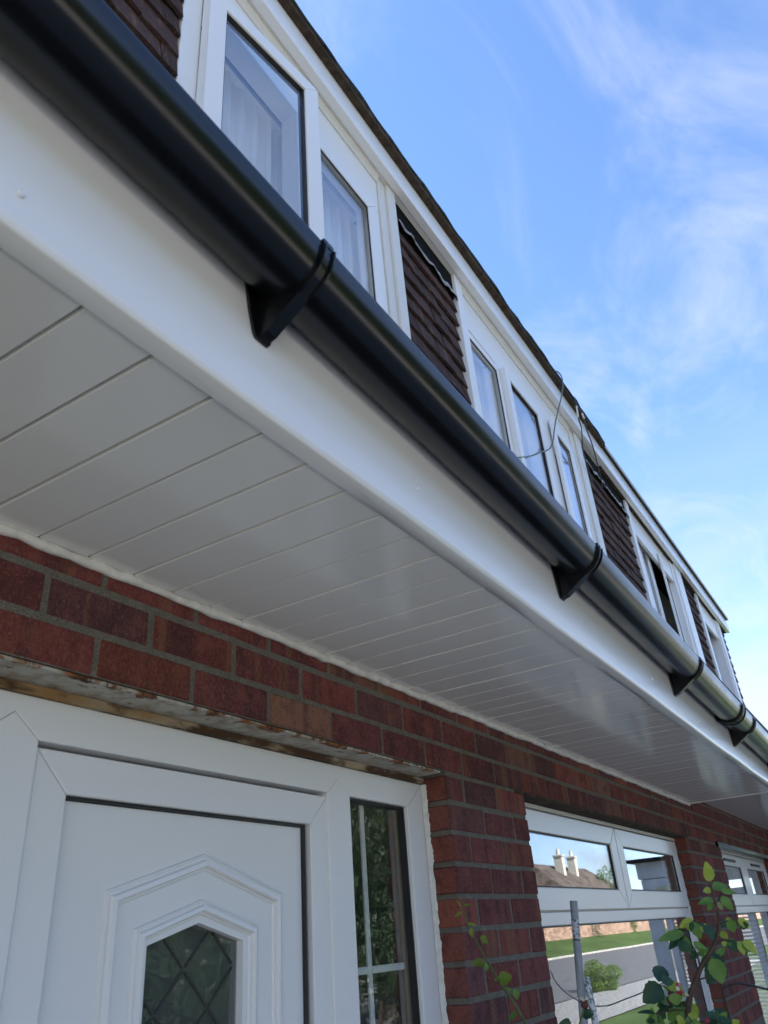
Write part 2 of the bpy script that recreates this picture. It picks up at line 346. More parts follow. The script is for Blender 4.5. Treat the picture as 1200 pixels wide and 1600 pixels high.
def brick_mesh(L, H=CH - .0125, var=0, ends=True):
    k = (round(L, 3), round(H, 3), var)
    if k in BRICKS: return BRICKS[k]
    rr = random.Random(hash(k) & 0xffff)
    b = bmesh.new(); bmesh.ops.create_cube(b, size=1)
    for v in b.verts:
        v.co.x = v.co.x * k[0] + rr.uniform(-.0012, .0012); v.co.z = v.co.z * k[1] + rr.uniform(-.001, .001); v.co.y = (v.co.y + .5) * .1025
    for f in b.faces:
        if abs(f.normal.x) > .8: f.material_index = 1
    bmesh.ops.bevel(b, geom=[e for e in b.edges if sum(v.co.y < .05 for v in e.verts) >= 1], offset=.0028, segments=1, affect='EDGES')
    me = bpy.data.meshes.new('brick'); b.to_mesh(me); b.free()
    me.materials.append(MAT['brick_face']); me.materials.append(MAT['brick_end']); BRICKS[k] = me; return me
PAL = [((0.158, 0.044, 0.040), 5), ((0.128, 0.038, 0.038), 5), ((0.108, 0.043, 0.047), 4), ((0.190, 0.055, 0.042), 3), ((0.21, 0.10, 0.074), 1)]
def pick(r=brng):
    t = r.uniform(0, sum(w for c, w in PAL))
    for c, w in PAL:
        t -= w
        if t <= 0: break
    k = r.uniform(.75, 1.25); return tuple(x * k for x in c) + (1,)
def lay(parent, x0, x1, zb, phase, H=CH - .0125, y=1.0, first=None):
    """one course of bricks between x0 and x1, joints on the phase, bottom of brick at zb"""
    P_ = .2145; j = []
    k = math.ceil((x0 - phase) / P_)
    while phase + k * P_ < x1 - .001: j.append(phase + k * P_); k += 1
    e = [x0] + [q for q in j if q - x0 > .04 and x1 - q > .04] + [x1]
    for i in range(len(e) - 1):
        a = e[i] + (0 if i == 0 else .0058); c = e[i + 1] - (0 if i == len(e) - 2 else .0058)
        o = link('brick', brick_mesh(c - a, H, brng.randrange(3)), ((a + c) / 2, y + brng.uniform(-.0012, .0016), zb + H / 2 + brng.uniform(-.0008, .0008)), parent)
        o.color = pick(); o.rotation_euler = (brng.uniform(-.006, .006), 0, brng.uniform(-.005, .005))
for w, xa, xb in ((wall1, -.6, PARTY), (wall2, PARTY + .01, 9.6)):
    lay(w, xa, xb, ZL + 0.0055, .777); lay(w, xa, xb, ZL + CH + 0.0055, .671); 
    if w is wall1: lay(w, xa, xb, ZL + 2 * CH + 0.0055, .777, .045)
    else: lay(w, xa, xb, ZL + 2 * CH + 0.0055, .777); lay(w, xa, xb, ZL + 3 * CH + 0.0055, .671, .03)
NC = 12
for k in range(NC):
    zb = ZL - CH * (k + 1) + .0063
    ph1 = 2.055 if k % 2 == 0 else 2.163
    lay(wall1, 1.949, 2.485, zb, ph1)
    ph2 = 4.795 if k % 2 == 0 else 4.90
    lay(wall1, 4.69, PARTY - .004, zb, ph2); lay(wall2, PARTY + .006, 5.61, zb, ph2)
    lay(wall2, 7.70, 8.6, zb, 7.8 if k % 2 else 7.91)
for w, spans in ((wall1, ((-.6, .295), (1.949, 2.485), (4.69, PARTY - .004))), (wall2, ((PARTY + .006, 5.61), (7.70, 9.6)))):
    mb = MB(); z = GZ
    while z < ZL - CH * NC - .05:
        for xa, xb in spans:
            x = xa - brng.choice((0, .107)); 
            while x < xb:
                a = max(x, xa); c = min(x + .2045, xb)
                if c - a > .03: mb.box(a, c, 1.0 + brng.uniform(0, .002), 1.1, z + .004, z + CH - .006)
                x += .2145
        z += CH
    o = mb.build('lower_brickwork', 'brick_face', w, kind='stuff'); o.color = (0.10, 0.027, 0.024, 1)
for w, xa, xb in ((wall1, 2.486, 4.689), (wall2, 5.611, 7.699)):
    mb = MB(); z = GZ; r_ = 0
    while z < -.84:
        x = xa - .107 * (r_ % 2); r_ += 1
        while x < xb:
            a = max(x, xa); c = min(x + .2045, xb)
            if c - a > .03: mb.box(a, c, 1.0 + brng.uniform(0, .002), 1.1, z + .004, z + CH - .006)
            x += .2145
        z += CH
    o = mb.build('underwindow_brickwork', 'brick_face', w, kind='stuff'); o.color = (0.10, 0.027, 0.024, 1)
# interiors: plain rooms behind the glass
def room(parent, x0, x1, y0, y1, z0, z1, mat='interior_plaster'):
    mb = MB(); mb.add([(x0, y0, z0), (x1, y0, z0), (x1, y1, z0), (x0, y1, z0), (x0, y0, z1), (x1, y0, z1), (x1, y1, z1), (x0, y1, z1)],
                      [(0, 1, 2, 3), (4, 7, 6, 5), (1, 5, 6, 2), (2, 6, 7, 3), (0, 3, 7, 4)])
    return mb.build('room', mat, parent)
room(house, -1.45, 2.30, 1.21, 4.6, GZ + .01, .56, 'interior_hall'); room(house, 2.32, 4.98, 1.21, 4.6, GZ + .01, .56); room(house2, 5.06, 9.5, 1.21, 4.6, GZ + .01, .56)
room(house, -1.45, 4.98, 1.18, 4.6, 1.35, 2.93); room(house2, 5.06, 9.5, 1.30, 4.6, 1.35, 2.93)
mb = MB(); mb.box(-1.5, 9.6, 4.62, 4.72, GZ, 3.08); mb.box(-1.6, -1.5, 1.0, 4.62, GZ, 3.08); mb.build('rear_wall', 'render_white', house)

# ---------------------------------------------------- eaves: soffit, fascia, gutter
ZS = 0.592
sof = MB().box(-1.5, PARTY - .03, .52, 1.02, ZS + .0125, ZS + .02).build('soffit', 'soffit_upvc', house)
x = .3497 - 20 * .0944
srng = random.Random(5)
BP = .0944
bmb = MB().box(-.0445, .0445, .5375, .995, 0, .0095); bmb.box(.0445, .0499, .5375, .995, .0070, .0092); bme = bmb.mesh('board', 'soffit_upvc', (0, .766, 0))
while x < PARTY - .1:
    o = link('board', bme, (x + BP / 2 + .004, .766, ZS + srng.uniform(-.0006, .0006)), sof); o.rotation_euler = (srng.uniform(-.0008, .0008), srng.uniform(-.004, .004), 0)
    bv = o.modifiers.new('bevel', 'BEVEL'); bv.width = .0009; bv.segments = 2; bv.limit_method = 'ANGLE'
    x += BP
MB().box(PARTY - .036, PARTY - .026, .506, 1.0, ZS - .004, ZS + .06).build('soffit_end_trim', 'soffit_upvc', sof, bevel=.002)
MB().box(PARTY - .02, 9.6, .52, 1.02, .640, .652).build('soffit', 'soffit_upvc', house2)
def jit(n, a, seed):
    r_ = random.Random(seed); v = [r_.uniform(-a, a) for _ in range(n)]; return [(v[max(i - 1, 0)] + 2 * v[i] + v[min(i + 1, n - 1)]) / 4 for i in range(n)]
# fascia with its bottom lip; slightly wavy like the sheet it is
def fascia(parent, xa, xb, seed):
    n = int((xb - xa) / .16); xs = [xa + (xb - xa) * i / n for i in range(n + 1)]; ja = jit(n + 1, .0022, seed); jb = jit(n + 1, .0030, seed + 1)
    def sec(x):
        i = min(range(n + 1), key=lambda q: abs(xs[q] - x)); d = ja[i]; e = jb[i]
        return [(.505 + d * .3, .86), (.505 + d * .3, .70), (.5045 + d, .602 + e), (.5055 + d, .5905 + e), (.509 + d, .588 + e), (.5365, .5895 + e * .5), (.538, .592), (.538, .604), (.53, .606), (.525, .86)]
    mb = MB(); mb.strip_sweep(sec, xs, closed=True); o = mb.build('fascia', 'fascia_upvc', parent, smooth=True)
    es = o.modifiers.new('edges', 'EDGE_SPLIT'); es.split_angle = R(50); return o
f1 = fascia(house, -1.5, PARTY - .04, 3); f2 = fascia(house2, PARTY - .035, 9.6, 9)
for xx, zz_ in ((.2487, .631), (.9953, .664), (1.8033, .6625), (3.059, .632), (2.45, .66), (4.2, .655)):
    mb = MB().tube([(xx, .506, zz_), (xx, .5025, zz_), (xx, .5015, zz_)], [.0042, .0042, .003], 12); mb.build('nail_cap', 'fascia_upvc', f1)
mb = MB().box(PARTY - .055, PARTY - .015, .5, .5035, .584, .80); mb.build('joint_cover', 'fascia_upvc', f2, bevel=.0015)
def ZG(x): return .7935 - .0145 * (x - .587)
YG, RG = .449, .056
def gutter_run(parent, xa, xb):
    n = max(4, int((xb - xa) / .25)); xs = [xa + (xb - xa) * i / n for i in range(n + 1)]
    def sec(x):
        zc = ZG(x); o = []
        for i in range(29):
            a = math.pi + math.pi * i / 28; o.append((YG + RG * math.cos(a), zc + RG * math.sin(a)))
        o += [(YG + RG, zc + .008), (YG + RG - .003, zc + .008)]
        for i in range(29):
            a = 2 * math.pi - math.pi * i / 28; o.append((YG + (RG - .003) * math.cos(a), zc + (RG - .003) * math.sin(a)))
        o += [(YG - RG + .006, zc + .003), (YG - RG + .004, zc + .006), (YG - RG + .001, zc + .006), (YG - RG - .0005, zc + .003)]
        return o
    mb = MB(); mb.strip_sweep(sec, xs, closed=True); o = mb.build('gutter', 'black_upvc', parent, smooth=True)
    es = o.modifiers.new('edges', 'EDGE_SPLIT'); es.split_angle = R(40); return o
g1 = gutter_run(house, -1.3, 3.4915); g1b = gutter_run(house, 3.4935, PARTY - .02); g2 = gutter_run(house2, PARTY - .018, 9.55)
def ring(mb, x0, x1, zc, ro, ri, a0=178, a1=362, n=26):
    vs = []; fs = []
    for i in range(n + 1):
        a = R(a0 + (a1 - a0) * i / n); c, s_ = math.cos(a), math.sin(a)
        vs += [(x0, YG + ro * c, zc + ro * s_), (x1, YG + ro * c, zc + ro * s_), (x1, YG + ri * c, zc + ri * s_), (x0, YG + ri * c, zc + ri * s_)]
    for i in range(n):
        for k in range(4): fs.append((i * 4 + k, i * 4 + (k + 1) % 4, (i + 1) * 4 + (k + 1) % 4, (i + 1) * 4 + k))
    fs += [(0, 1, 2, 3), (n * 4 + 3, n * 4 + 2, n * 4 + 1, n * 4)]
    mb.add(vs, fs)
def bracket_mb():
    mb = MB(); ring(mb, -.009, .012, 0, .0585, .0564)
    ring(mb, -.0095, -.0068, 0, .0628, .0564, 181, 352); ring(mb, .0095, .0122, 0, .0628, .0564, 181, 352)
    # lip clip
    mb.box(-.009, .012, YG - RG - .0035, YG - RG + .007, .0, .0085)
    # gusset: two webs and a floor from the ring down to the foot on the fascia
    arc = [(YG + .0592 * math.cos(R(a)), .0592 * math.sin(R(a))) for a in range(232, 361, 6)]
    web = [(.5015, -.100)] + [(.486, -.0955)] + arc + [(.5015, .012)]
    for x0, x1 in ((-.0085, -.0055), (.0085, .0115)): mb.prism(web, x0, x1, 'x')
    mb.prism([(.5015, -.100), (.486, -.0955), arc[0], (arc[0][0] + .002, arc[0][1] + .003), (.486, -.092), (.5015, -.0965)], -.0055, .0085, 'x')
    mb.prism([(-.010, -.101), (.0135, -.101), (.018, -.094), (.030, -.03), (.034, .016), (-.032, .016), (-.031, -.02), (-.024, -.06), (-.015, -.094)], .5005, .5045)
    return mb
bm_ = bracket_mb().mesh('bracket', 'black_upvc', (0, YG, 0))
for par, xs in ((g1, (-.45, .5873, 1.6707, 2.7308)), (g1b, (3.7595, 4.79)), (g2, (5.82, 6.85, 7.88, 8.91))):
    for xb in xs:
        o = link('bracket', bm_, (xb, YG, ZG(xb)), par); bv = o.modifiers.new('bevel', 'BEVEL'); bv.width = .0011; bv.segments = 2; bv.limit_method = 'ANGLE'; bv.angle_limit = R(40)
mb = MB(); ring(mb, -.032, .032, 0, .0590, .0566); ring(mb, -.033, -.029, 0, .0635, .0566, 181, 356); ring(mb, .029, .033, 0, .0635, .0566, 181, 356); ring(mb, -.003, .003, 0, .061, .0566, 181, 356)
mb.prism([(.5015, -.045), (YG + .0605 * math.cos(R(330)), .0605 * math.sin(R(330))), (YG + .0605, .008), (.5015, .008)], -.02, .02, 'x')
um = mb.mesh('union_joint', 'black_upvc', (0, YG, 0))
for par, xb in ((g1b, 3.4925), (g2, PARTY)):
    o = link('union_joint', um, (xb, YG, ZG(xb)), par); bv = o.modifiers.new('bevel', 'BEVEL'); bv.width = .001; bv.segments = 2; bv.limit_method = 'ANGLE'; bv.angle_limit = R(40)
# sealant bead between wall and soffit
pts = []; x = -.8; r_ = random.Random(2)
rs = []
while x < PARTY - .04:
    pts.append((x, .996 + r_.uniform(-.002, .002), ZS - .006 + r_.uniform(-.002, .0016))); rs.append(.0085 + r_.uniform(-.0016, .0026)); x += .03
MB().tube(pts, rs, 8).build('sealant_bead', 'sealant', sof, smooth=True)
# roof slope from the gutter up to the dormer
def slope(parent, xa, xb):
    mb = MB(); n = 6
    for i in range(n):
        y0 = .445 + i * .105; z0 = .872 + i * .062
        mb.prism([(y0, z0), (y0 + .16, z0 + .094), (y0 + .16, z0 + .076), (y0, z0 - .018)], xa, xb, 'x')
    mb.build('roof_slope', 'slate_grey', parent)
slope(house, -1.5, PARTY - .002); slope(house2, PARTY + .002, 9.6)

# ---------------------------------------------------- door lintel and front door
MB().prism([(1.0005, .3990), (1.0005, .3945), (1.002, .3935), (1.082, .3935), (1.082, .3990)], .15, 1.922, 'x').build('lintel', 'painted_steel', house, bevel=.001, label='rust-stained white steel lintel over the front door')
MB().box(.304, 1.949, 1.069, 1.10, .3775, .3925).build('foam_seal', 'foam_strip', house)
door = MB().prism([(.82, .2345), (.82, -.62), (1.0158, -.62), (1.0158, .0265), (1.1335, .0580), (1.251, .0265), (1.251, -.62), (1.432, -.62), (1.432, .2345)], 1.10, 1.135)
door.box(.82, 1.432, 1.10, 1.135, -1.64, -.62)
door = door.build('front_door', 'white_upvc', house, origin=(1.127, 1.10, GZ))
FY0, FY1 = 1.077, 1.14
HB, HT = .3125, .377; G = .0006
L0, L1, R0, R1 = .655, .749, 1.5044, 1.5945
LC, RC = (L0 + L1) / 2, (R0 + R1) / 2
AP = .3495
MB().prism([(.304 + G, HT), (1.949 - G, HT), (1.860 - G, HB), (R1 + G, HB), (RC, AP + G), (R0 - G, HB), (L1 + G, HB), (LC, AP + G), (L0 - G, HB), (.393 + G, HB)], FY0, FY1).build('frame_head', 'white_upvc', door, bevel=.0022)
for a, b, c in ((L0, LC, L1), (R0, RC, R1)):
    MB().prism([(a, GZ + .05), (c, GZ + .05), (c, HB), (b, AP), (a, HB)], FY0, FY1).build('mullion', 'white_upvc', door, bevel=.0022)
MB().prism([(.304, GZ + .05), (.393, GZ + .05), (.393, HB - G), (.304, HT - G)], FY0, FY1).build('frame_jamb', 'white_upvc', door, bevel=.0022)
MB().prism([(1.860, GZ + .05), (1.949, GZ + .05), (1.949, HT - G), (1.860, HB - G)], FY0, FY1).build('frame_jamb', 'white_upvc', door, bevel=.0022)
MB().box(L1 + .002, R0 - .002, 1.125, 1.14, .25, .31).build('frame_rebate', 'gasket_rubber', door)
MB().mitred(.7525, 1.511, -1.69, .3045, .0635, 1.0845, 1.145).build('leaf_frame', 'white_upvc', door, bevel=.0025)
MB().mitred(.8125, 1.4385, -1.66, .2442, .0085, 1.0935, 1.12).build('gasket', 'gasket_rubber', door)
# raised mouldings round the panel
def arch(x0, xm, x1, zs, za, zb=-1.0): return [(x0, zb), (x0, zs), (xm, za), (x1, zs), (x1, zb)]
prof = [(0, 0), (.0015, .0045), (.005, .006), (.0065, .003), (.010, .0035), (.013, .009), (.020, .0105), (.0225, .008), (.0235, .003), (.027, .0035), (.029, 0)]
def mould(path, pf):
    o = sweep(path, pf, 1.10).build('moulding', 'white_upvc', door); return o
mould(arch(.920, 1.1405, 1.3635, .1075, .1715), prof)
mould(arch(.985, 1.1365, 1.2905, .052, .0955, -.6), [(u * .85, h * .95) for u, h in prof])
# glass unit with leaded diamonds
GP = [(1.0158, -.62), (1.0158, .0265), (1.1335, .0580), (1.251, .0265), (1.251, -.62)]
MB().prism([(1.006, -.63), (1.006, .032), (1.1335, .067), (1.261, .032), (1.261, -.63)], 1.1155, 1.1185).build('pane', 'door_glass', door)
MB().prism([(1.2385, -.62), (1.256, -.62), (1.256, .024), (1.2385, .030)], 1.119, 1.134).build('spacer_bar', 'spacer_bar', door)
MB().prism([(1.011, -.62), (1.021, -.62), (1.021, .028), (1.011, .024)], 1.119, 1.134).build('spacer_bar', 'spacer_bar', door)
def inside(x, z):
    if not (1.0168 < x < 1.2385) or z < -.6: return False
    return z < .0265 + (.0315 * (1 - abs(x - 1.1335) / .1177)) - .001
for i in range(-4, 5):
    for j in range(-3, 11):
        if (i + j) % 2: continue
        xa, za = 1.116 + .062 * i, -.012 - .061 * j
        for sx in (-1, 1):
            q = [t / 40 for t in range(2, 39) if inside(xa + sx * .062 * t / 40, za - .061 * t / 40)]
            if len(q) < 3: continue
            p0 = Vector((xa + sx * .062 * q[0], za - .061 * q[0])); p1 = Vector((xa + sx * .062 * q[-1], za - .061 * q[-1]))
            nn = Vector((-(p1 - p0).y, (p1 - p0).x)).normalized() * .0021
            MB().prism([tuple(p0 + nn), tuple(p1 + nn), tuple(p1 - nn), tuple(p0 - nn)], 1.1135, 1.1153).build('lead_strip', 'lead_came', door)
for x0, x1 in ((R1, 1.860), (.393, L0)):
    MB().mitred(x0 + .0005, x1 - .0005, -1.66, .3120, .0048, 1.088, 1.118).build('gasket', 'gasket_rubber', door)
    MB().box(x0 + .004, x1 - .004, 1.1005, 1.1045, -1.655, .308).build('pane', 'side_glass', door)
    xc = x0 + .0965
    MB().box(xc - .0085, xc + .0085, 1.1085, 1.1145, -1.65, .306).build('glazing_bar', 'white_upvc', door, bevel=.002)
    for zb in (-.0465, -.42, -.80):
        MB().box(x0 + .005, xc - .0092, 1.1087, 1.1145, zb - .0075, zb + .0075).build('glazing_bar', 'white_upvc', door, bevel=.002)
        MB().box(xc + .0092, x1 - .019, 1.1087, 1.1145, zb - .0075, zb + .0075).build('glazing_bar', 'white_upvc', door, bevel=.002)
    MB().box(x1 - .0185, x1 - .005, 1.107, 1.118, -1.65, .307).build('spacer_bar', 'spacer_bar', door)
MB().box(.2, 1.95, 1.02, 1.16, GZ - .02, GZ + .05).build('threshold', 'paving', door)
# ragged sealant down the reveal
def ragged(parent, x, sgn, z0, z1, yb, wid, seed):
    r_ = random.Random(seed); mb = MB(); n = int((z1 - z0) / .006); vs = []; fs = []
    off = 0
    for i in range(n + 1):
        off = .5 * off + r_.uniform(-.0016, .0016); z = z0 + (z1 - z0) * i / n
        vs += [(x + sgn * .0004, yb - wid + off + r_.choice((0, 0, -.003)) * r_.random(), z), (x + sgn * .004, yb - wid * .6 + off * .5, z), (x + sgn * (.0085 + r_.uniform(-.001, .001)), yb - .0012, z)]
    for i in range(n):
        fs += [(3 * i, 3 * i + 1, 3 * i + 4, 3 * i + 3), (3 * i + 1, 3 * i + 2, 3 * i + 5, 3 * i + 4)]
    mb.add(vs, fs); return mb.build('sealant_bead', 'sealant', parent, smooth=True)
ragged(door, 1.949, -1, -1.5, .376, 1.077, .013, 4)

# ---------------------------------------------------- ground-floor windows
def low_window(parent, x0, x1, xm, wxs, vents=False, seed=1):
    W = MB(); W.mitred(x0 + .002, x1 - .002, -.74, .3765, .055, 1.078, 1.14); W.box(x0 + .060, x1 - .060, 1.079, 1.14, .032, .098); W.box(xm - .03, xm + .03, 1.0792, 1.139, .0985, .321)
    win = W.build('bay_window' if 0 else 'window', 'white_upvc', parent, bevel=.003, origin=((x0 + x1) / 2, 1.08, -.74))
    for a, b in ((x0 + .014, xm - .004), (xm + .004, x1 - .014)):
        S = MB().mitred(a, b, .060, .3725, .0695, 1.058, 1.0775, wx=wxs); s_ = S.build('casement', 'white_upvc', win, bevel=.003)
        MB().mitred(a + wxs + .0008, b - wxs - .0008, .1302, .3022, .004, 1.064, 1.0772).build('gasket', 'gasket_rubber', win)
        MB().box(a + wxs + .003, b - wxs - .003, 1.0680, 1.0720, .133, .300).build('pane', 'window_glass', win)
        if vents: MB().box((a + b) / 2 - .2, (a + b) / 2 + .2, 1.0500, 1.0575, .3260, .3440).build('trickle_vent', 'gasket_rubber', win, bevel=.002)
    MB().mitred(x0 + .010, x1 - .010, -.73, .0555, .0400, 1.067, 1.0775, wx=wxs).build('glazing_frame', 'white_upvc', win, bevel=.003)
    MB().mitred(x0 + .0105 + wxs, x1 - .0105 - wxs, -.69, .0150, .0045, 1.070, 1.0772, wx=.006).build('gasket', 'gasket_rubber', win)
    MB().box(x0 + .013 + wxs, x1 - .013 - wxs, 1.0735, 1.0765, -.686, .0115).build('pane', 'window_glass', win)
    MB().box(x0 - .0, x1 + .0, .96, 1.078, -.785, -.745).build('sill', 'white_upvc', win, bevel=.004)
    MB().box(x0 + .003, x1 - .003, 1.056, 1.095, .3775, .3915).build('head_trim', 'aged_upvc', win, bevel=.002)
    ragged(win, x1, -1, -.74, .375, 1.070, .010, seed); return win
win2 = low_window(house, 2.485, 4.69, 3.602, .085, seed=21); win3 = low_window(house2, 5.61, 7.70, 6.645, .115, True, seed=22)
MB().box(2.42, 4.75, .9985, 1.10, .3925, .4022).build('lintel', 'timber_dark', house)
MB().prism([(.988, .413), (.984, .386), (1.0, .3805), (1.10, .3925), (1.10, .4022), (1.0, .4022), (.998, .415)], 5.50, 7.78, 'x').build('lintel', 'black_upvc', house2, label='black-painted lintel board over the far ground-floor window')
# porch that stands forward of the adjoining house
pf = MB().box(8.0, 9.6, -.08, .985, .36, .50); pf = pf.build('porch', 'porch_white', house2, bevel=.004)
MB().box(7.93, 9.65, -.14, .40, .502, .53).build('roof', 'roof_felt', pf)
MB().mitred(8.02, 9.58, GZ, .355, .09, -.06, .0).build('front_frame', 'porch_white', pf, bevel=.003)
def side(mb, y0, y1, z0, z1, w, xa, xb):
    for a, b, c, d in ((y0, y1, z1 - w, z1), (y0, y1, z0, z0 + w), (y0, y0 + w, z0 + w, z1 - w), (y1 - w, y1, z0 + w, z1 - w)): mb.box(xa, xb, a, b, c, d)
mb = MB(); side(mb, .0, .97, GZ + .7, .355, .07, 8.01, 8.07); side(mb, .10, .86, GZ + .80, .22, .06, 7.995, 8.065); mb.build('side_frame', 'porch_white', pf, bevel=.003)
MB().box(8.02, 8.06, .0, .97, GZ, GZ + .69).build('side_panel', 'porch_white', pf)
MB().box(8.03, 8.035, .15, .81, GZ + .85, .17).build('pane', 'window_glass', pf)
mb = MB(); z = GZ + .86
while z < .16: mb.prism([(8.05, z), (8.072, z + .012), (8.072, z + .0135), (8.05, z + .0015)], .16, .80); z += .028
mb.build('venetian_slats', 'blind_fabric', pf, kind='stuff')

# ---------------------------------------------------- dormer: fascia, flat roof, cheeks
ZD = 2.94
def dormer(parent, xa, xb, near):
    d = MB().box(xa, xb, 1.092, 1.17, 1.2, ZD + .02)                     # backing wall is only where the tiles hang
    xs = [xa + (xb - xa) * i / 40 for i in range(41)]; ja = jit(41, .002, int(xa * 7) + 5)
    fs = MB().strip_sweep(lambda x: [(.9865, ZD + .155), (.9865, ZD + .094), (.9835 + ja[min(range(41), key=lambda q: abs(xs[q] - x))] * .4, ZD + .090), (.9835, ZD + .002), (.986, ZD), (1.0205, ZD), (1.0205, ZD + .155)], xs, closed=True).build('dormer_fascia', 'fascia_upvc', parent)
    MB().box(xa, xb, 1.021, 1.10, ZD + .003, ZD + .03).build('dormer_soffit', 'aged_upvc' if near else 'timber_dark', fs, label='grimy strip of dormer soffit')
    if near:
        n = int((xb - xa) / .05); X = [xa + (xb - xa) * i / n for i in range(n + 1)]; jy = jit(n + 1, .006, 31); jz = jit(n + 1, .006, 32)
        idx = {round(v, 5): i for i, v in enumerate(X)}
        def sec(x):
            i = idx[round(x, 5)]; return [(.955, ZD + .158), (.946 + jy[i], ZD + .165 + jz[i]), (.945 + jy[i], ZD + .178 + jz[i]), (.955 + jy[i], ZD + .186 + jz[i] * .8), (1.05, ZD + .19), (4.7, ZD + .26), (4.7, ZD + .16)]
        MB().strip_sweep(sec, X, closed=True).build('flat_roof', 'roof_felt', parent)
        MB().box(xa, xb, .952, .986, ZD + .140, ZD + .157).build('tilt_fillet', 'timber_dark', parent)
    else:
        MB().prism([(.966, ZD + .150), (.966, ZD + .172), (1.0, ZD + .180), (4.7, ZD + .25), (4.7, ZD + .156), (1.0, ZD + .156)], xa, xb, 'x').build('flat_roof', 'roof_felt', parent)
        MB().box(xa, xb, .9585, .9655, ZD + .149, ZD + .178).build('roof_trim', 'metal_trim', parent, bevel=.001)
    return fs
df1 = dormer(house, -1.5, 4.985, True); df2 = dormer(house2, 4.99, 9.67, False)
MB().box(9.5, 9.6, 1.10, 4.6, .9, ZD + .1).build('dormer_cheek', 'slate_grey', house2)
# hung tiles
TM = []
for q in range(4):
    rr = random.Random(q + 40); mb = MB()
    vs = []; nx = 5
    for i in range(nx):
        x = -.0795 + .159 * i / (nx - 1); dz = rr.uniform(-.0022, .0022); dy = rr.uniform(-.0012, .0012) + .0025 * ((i - 2) / 2) ** 2
        vs += [(x, -.0065 + dy, dz), (x, .0065 + dy, dz), (x, .0065 + .026 + dy, .19), (x, -.0065 + .028 + dy, .19)]
    fs = []
    for i in range(nx - 1):
        for k in range(4): fs.append((i * 4 + k, i * 4 + (k + 1) % 4, (i + 1) * 4 + (k + 1) % 4, (i + 1) * 4 + k))
    fs += [(0, 1, 2, 3), (19, 18, 17, 16)]; mb.add(vs, fs); TM.append(mb.mesh('tile', 'clay_tile'))
trng = random.Random(77)
def tiles(parent, xa, xb, ztop, rows, ph=0.0):
    back = MB().box(xa + .001, xb - .001, 1.088, 1.165, 1.2, ZD + .002).build('tile_hanging', 'board_and_gap_shade', parent)
    MB().box(xa + .001, xb - .001, 1.0465, 1.087, ztop - .010, ZD + .0025).build('gap_shade', 'board_and_gap_shade', back)  # solid near-black block: shade of the gap above the tiles, put in as colour
    for r_ in range(rows):
        z = ztop - .095 * (r_ + 1); x = xa + ph + (.081 if r_ % 2 else 0) - .162
        while x < xb:
            a, b = max(x, xa + .002), min(x + .162, xb - .002)
            if b - a > .03:
                o = link('tile', TM[trng.randrange(4)], ((a + b) / 2, 1.048 + trng.uniform(-.004, .004), z + trng.uniform(-.006, .006)), back)
                o.scale = ((b - a) / .162, 1, 1); o.rotation_euler = (trng.uniform(-.02, .02), trng.uniform(-.022, .022), trng.uniform(-.01, .01))
                k = trng.uniform(.8, 1.35); o.color = (0.062 * k, 0.037 * k, 0.033 * k, 1)
            x += .162
    return back
tA = tiles(house, .15, .858, 2.82, 16); tB = tiles(house, 2.108, 2.688, 2.785, 16, .05); tC = tiles(house, 4.555, PARTY - .006, 2.80, 16); tC2 = tiles(house2, PARTY - .004, 5.606, 2.80, 16, .08)
tD = tiles(house2, 7.405, 8.064, 2.90, 17); tE = tiles(house2, 9.245, 9.62, 2.90, 17, .02)
def flash(parent, xa, xb, za, zb, seed):
    n = 26; xs = [xa + (xb - xa) * i / n for i in range(n + 1)]; j1 = jit(n + 1, .016, seed); j2 = jit(n + 1, .012, seed + 1); j3 = jit(n + 1, .010, seed + 2)
    rows = []
    mb = MB(); vs = []; fs = []
    for i, x in enumerate(xs):
        z = za + (zb - za) * i / n + j1[i]; y = 1.028 + j3[i]
        vs += [(x, y + .018, z + .034 + j2[i]), (x, y, z + .010), (x, y - .003, z - .010 + j2[i]), (x, y + .002, z - .010 + j2[i]), (x, y + .005, z + .010), (x, y + .022, z + .034 + j2[i])]
    for i in range(n):
        for k in range(6): fs.append((i * 6 + k, i * 6 + (k + 1) % 6, (i + 1) * 6 + (k + 1) % 6, (i + 1) * 6 + k))
    mb.add(vs, fs); return mb.build('flashing', 'lead_flashing', parent, smooth=True)
flash(tB, 2.112, 2.686, 2.782, 2.774, 1); flash(tC, 4.56, PARTY - .01, 2.795, 2.79, 4); flash(tC2, PARTY, 5.60, 2.79, 2.79, 7)

